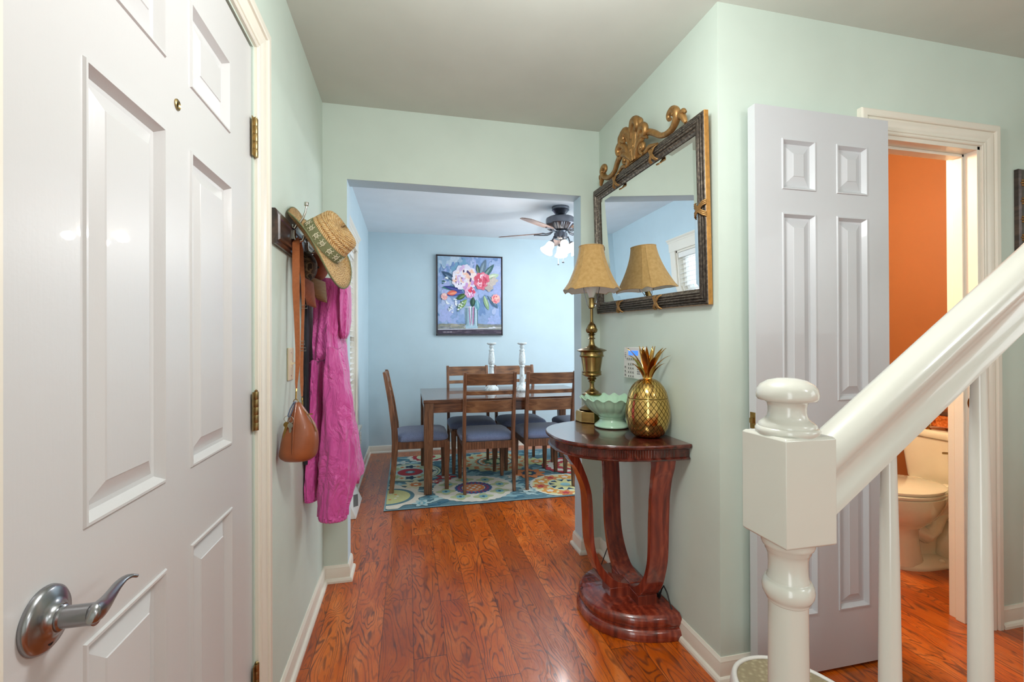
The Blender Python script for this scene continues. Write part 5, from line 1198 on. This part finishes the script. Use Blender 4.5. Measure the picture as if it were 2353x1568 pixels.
mb = MB(); mb.lathe([(.0400, 1.081), (.0415, 1.084), (.0415, 1.088), (.0395, 1.091), (.0375, 1.0915), (.0372, 1.095), (.034, 1.098), (.0290, 1.1015), (.0258, 1.106), (.0246, 1.112), (.0246, 1.120), (.0262, 1.1255), (.030, 1.1285), (.0378, 1.1300), (.0398, 1.1335), (.0400, 1.139), (.0385, 1.146), (.034, 1.1525), (.025, 1.158), (.013, 1.161), (.0005, 1.1615)], c=(NX, NY, 0), seg=64)
obj('finial', mb, M['rail'], nw, angle=60, label='rounded mushroom finial')
SL = .70; th_ = math.atan(SL); zr0 = .972-.016
hp = [(0, .086), (.010, .0855), (.019, .082), (.026, .075), (.0305, .066), (.031, .058), (.028, .050), (.0235, .044), (.0215, .037), (.0215, .024), (.0235, .016), (.026, .010), (.026, 0)]
ring2 = [(-a, b) for a, b in hp[::-1]]+hp[1:]; X0, X1 = NX+s2-.004, 2.35
mb = MB(); RR = []
for x in (X0, X1):
    RR.append([Vector((x, NY+a, zr0+SL*(x-.58)+b/cos(th_))) for a, b in ring2])
mb.rings(RR); obj('handrail', mb, M['rail'], rl, angle=35)
def tread_z(x): return .18*(int((x-.62)/.257)+1)
for x in (.724, .911, 1.041, 1.17, 1.30, 1.43, 1.56, 1.69):
    zt_ = zr0+SL*(x-.58)+.012; zb_ = tread_z(x); L_ = zt_-zb_
    mb = MB(); mb.lathe([(.0155, zb_), (.016, zb_+.12), (.0185, zb_+.125), (.0185, zb_+.135), (.015, zb_+.145), (.0165, zb_+.20), (.0150, zb_+L_*.55), (.0125, zb_+L_*.8), (.0098, zt_-.03), (.0095, zt_+.012)], c=(x, NY, 0), seg=28)
    obj('baluster', mb, M['rail'], rl, angle=50)
mb = MB()
for i in range(7):
    x = .62+.257*i; z = .18*(i+1); mb.box(x-.02, -.45, z-.028, x+.257, .605, z); mb.box(x, -.45, z-.18, x+.257, .60, z-.028)
    if i: mb.box(x, -.45, 0, x+.257, .60, z-.18)
tag(obj('staircase', mb, [M['floor']], bevel=.004), 'straight staircase rising to the right beneath the railing', 'stairs', kind='structure')

# ------------------------------------------------------------------ step stool
st = thing('step_stool', 'white plastic step stool with a textured beige top behind the newel post', 'stool', (1.07, 1.06, 0))
cpt = [Vector(p) for p in ((.925, 1.090, 0), (.935, 1.165, 0), (.975, 1.222, 0), (1.035, 1.246, 0), (1.105, 1.238, 0), (1.165, 1.195, 0), (1.205, 1.130, 0), (1.225, 1.05, 0), (1.210, .965, 0), (1.150, .905, 0), (1.06, .885, 0), (.975, .905, 0), (.930, .98, 0))]
def closed_cr(P_, m=6):
    out = []; n = len(P_)
    for i in range(n):
        p0, p1, p2_, p3 = P_[i-1], P_[i], P_[(i+1) % n], P_[(i+2) % n]
        for j in range(m): t_ = j/m; out.append(.5*((2*p1)+(-p0+p2_)*t_+(2*p0-5*p1+4*p2_-p3)*t_*t_+(-p0+3*p1-3*p2_+p3)*t_**3))
    return out
O = closed_cr(cpt); cc = sum(O, Vector())/len(O)
def off(d, z): return [p+(cc-p).normalized()*d+Vector((0, 0, z)) for p in O]
SZ = .218
mb = MB(); mb.rings([off(-.018, 0), off(-.016, .02), off(-.006, SZ-.030), off(-.002, SZ-.010), off(.001, SZ-.002), off(.005, SZ), off(.009, SZ-.001), off(.012, SZ-.005)], cap0=False, cap1=False); obj('frame', mb, M['white'], st, angle=50, solid=.003)
t = NT('textured_beige_rubber'); v = t.coords(); vo = t.n('ShaderNodeTexVoronoi'); vo.inputs['Scale'].default_value = 70; t.l(v, vo.inputs['Vector']); t.color(t.ramp(vo.outputs['Distance'], [(.0, lin('c2b696')), (.35, lin('a89b7c')), (.6, lin('9c8f72'))])); t.bump(vo.outputs['Distance'], .4, .002); M['rubber'] = t.pr(.7)
mb = MB(); mb.rings([off(.010, SZ-.012), off(.010, SZ-.005)]); obj('top_pad', mb, M['rubber'], st)

# ------------------------------------------------------------------ bathroom things
M['china'] = plain('vitreous_china', 'efe6d2', .10, coat=.7, var=.01)
TY = 1.965
tl = thing('toilet', 'cream ceramic toilet with closed lid against the orange bathroom wall', 'toilet', (2.75, TY, 0))
def oval(cx_, cy_, rx, ry, z, n=48, sq=1.0): return [Vector((cx_+rx*(abs(cos(2*pi*k/n))**sq)*(1 if cos(2*pi*k/n) > 0 else -1), cy_+ry*(abs(sin(2*pi*k/n))**sq)*(1 if sin(2*pi*k/n) > 0 else -1), z)) for k in range(n)]
mb = MB(); mb.rings([oval(2.76, TY, .228, .112, 0, sq=.8), oval(2.76, TY, .230, .114, .014, sq=.8), oval(2.755, TY, .222, .106, .026, sq=.85), oval(2.70, TY, .150, .075, .040), oval(2.66, TY, .10, .06, .05)])
mb.rings([oval(2.625, TY, .098, .088, .02, sq=.8), oval(2.618, TY, .088, .082, .08, sq=.8), oval(2.610, TY, .082, .080, .16, sq=.85), oval(2.608, TY, .088, .086, .215), oval(2.612, TY, .135, .118, .245), oval(2.615, TY, .180, .145, .280), oval(2.612, TY, .212, .165, .325), oval(2.61, TY, .230, .178, .37), oval(2.61, TY, .236, .182, .395), oval(2.61, TY, .230, .176, .400)])
for dy in (-.042, .042): mb.tube([(2.66, TY+dy*.8, .205), (2.735, TY+dy, .160), (2.785, TY+dy, .190), (2.825, TY+dy, .262), (2.885, TY+dy, .285), (2.930, TY+dy, .235), (2.925, TY+dy, .165), (2.880, TY+dy, .115), (2.870, TY+dy, .060), (2.90, TY+dy*.8, .02)], [.040, .044, .044, .044, .046, .046, .044, .042, .042, .045], 18)
mb.box(2.62, TY-.03, .02, 2.90, TY+.03, .30)
mb.rings([oval(2.84, TY, .10, .08, .27, sq=.7), oval(2.87, TY, .13, .13, .335, sq=.5), oval(2.895, TY, .165, .172, .375, sq=.45), oval(2.90, TY, .17, .175, .400, sq=.45)])
obj('bowl', mb, M['china'], tl, angle=50)
mb = MB(); mb.rings([oval(2.605, TY, .232, .180, .402), oval(2.605, TY, .236, .184, .407), oval(2.605, TY, .236, .184, .416), oval(2.605, TY, .230, .178, .420)]); obj('seat', mb, M['china'], tl, angle=50)
mb = MB(); mb.rings([oval(2.61, TY, .232, .180, .423), oval(2.61, TY, .235, .183, .428), oval(2.61, TY, .233, .181, .436), oval(2.61, TY, .215, .165, .442)]); obj('lid', mb, M['china'], tl, angle=50)
mb = MB()
for s in (-1, 1): mb.box(2.825, TY+s*.075-.02, .402, 2.865, TY+s*.075+.02, .432)
obj('lid_hinge', mb, M['china'], tl, bevel=.004)
def rr4(x0, x1, y0, y1, z, r=.03):
    out = []
    for cx_, cy_, a0 in ((x1-r, y1-r, 0), (x0+r, y1-r, pi/2), (x0+r, y0+r, pi), (x1-r, y0+r, 3*pi/2)):
        for k in range(6): a = a0+pi/2*k/5; out.append(Vector((cx_+r*cos(a), cy_+r*sin(a), z)))
    return out
mb = MB(); mb.rings([rr4(2.900, 3.065, TY-.155, TY+.155, .40), rr4(2.890, 3.070, TY-.17, TY+.17, .42), rr4(2.878, 3.075, TY-.200, TY+.200, .665)]); tk = obj('tank', mb, M['china'], tl, angle=50)
mb = MB(); mb.rings([rr4(2.870, 3.080, TY-.208, TY+.208, .668), rr4(2.866, 3.081, TY-.212, TY+.212, .674), rr4(2.866, 3.081, TY-.212, TY+.212, .700), rr4(2.872, 3.080, TY-.206, TY+.206, .708)]); obj('tank_lid', mb, M['china'], tk, angle=50)
mb = MB(); mb.ball((2.79, TY-.088, .030), .016, 14, .014); obj('bolt_cap', mb, M['china'], tl)
mb = MB(); mb.tube([(2.876, TY-.13, .61), (2.860, TY-.13, .61), (2.858, TY-.09, .605), (2.858, TY-.05, .598)], .006, 8); obj('flush_lever', mb, M['hinge'], tk)
def marbled():
    t = NT('orange_marbled_lacquer'); n = t.noise(t.coords(), 40, 6, .7, 1.5); t.color(t.ramp(n, [(.3, lin('7a3416')), (.5, lin('cf6a2c')), (.7, lin('f0a060'))])); return t.pr(.3, coat=.4)
M['marbl'] = marbled(); M['tin'] = M['gold']
tr = thing('decorative_box', 'orange marbled box with ornate gold feet on top of the toilet tank', 'box', (2.97, TY-.06, .708))
bx0, bx1, by0, by1 = 2.915, 3.045, TY-.19, TY+.075
mb = MB(); mb.rings([rr4(bx0, bx1, by0, by1, .728, .012), rr4(bx0-.004, bx1+.004, by0-.004, by1+.004, .733, .014), rr4(bx0, bx1, by0, by1, .742, .012), rr4(bx0-.008, bx1+.008, by0-.008, by1+.008, .790, .018), rr4(bx0-.010, bx1+.010, by0-.010, by1+.010, .796, .018)]); obj('box_body', mb, M['marbl'], tr, angle=40)
mb = MB(); mb.rings([rr4(bx0-.012, bx1+.012, by0-.012, by1+.012, .797, .018), rr4(bx0-.012, bx1+.012, by0-.012, by1+.012, .803, .018), rr4(bx0+.01, bx1-.01, by0+.01, by1-.01, .815, .018)]); mb.ball((2.98, TY-.06, .825), .016, 14); obj('box_lid', mb, M['darkwood'], tr, angle=40)
for x, y in ((bx0, by1-.02), (bx0, by0+.02), (bx1, by1-.02), (bx1, by0+.02)):
    mb = MB(); xx = x-.006 if x == bx0 else x+.006; mb.lathe([(.0005, 0), (.013, 0), (.012, .004), (.005, .008), (.004, .022)], c=(xx, y, .7085), seg=16)
    for dy, dz in ((0, .030), (-.010, .034), (.010, .034), (-.006, .044), (.006, .044), (0, .050), (-.014, .028), (.014, .028)): mb.ball((xx-.003 if x == bx0 else xx+.003, y+dy, .7085+dz), .0052, 10)
    obj('foot', mb, M['gold'], tr, label='ornate gold foot')
# picture frame at the right edge
pf = thing('picture_frame', 'dark brown framed picture with bronze floral trim right of the bathroom doorway', 'picture', (2.80, D0, 1.65))
fx0, fx1, fz0, fz1 = 2.548, 3.05, 1.35, 1.949
mb = MB(); R = []
for ins, k in ((0, .001), (0, .016), (.006, .022), (.018, .022), (.030, .018), (.036, .020), (.050, .016), (.055, .008)): R.append([Vector((x, D0-k, z)) for x, z in ((fx0+ins, fz0+ins), (fx1-ins, fz0+ins), (fx1-ins, fz1-ins), (fx0+ins, fz1-ins))])
mb.rings(R, cap1=False); pfm = obj('frame', mb, M['darkwood'], pf, angle=30)
mb = MB()
for z in [fz0+.07+.078*i for i in range(7)]:
    for x in (fx0+.014, fx1-.014):
        for j in range(7): a = 2*pi*j/6; mb.ball((x+(.007*cos(a) if j < 6 else 0), D0-.023, z+(.012*sin(a) if j < 6 else 0)), .0045, 8)
obj('floral_trim', mb, M['bronze'], pfm)
mb = MB(); mb.box(fx0+.05, D0-.010, fz0+.05, fx1-.05, D0-.004, fz1-.05); obj('artwork', mb, plain('muted_print', '8c8670', .6, var=.4, scale=6), pf)
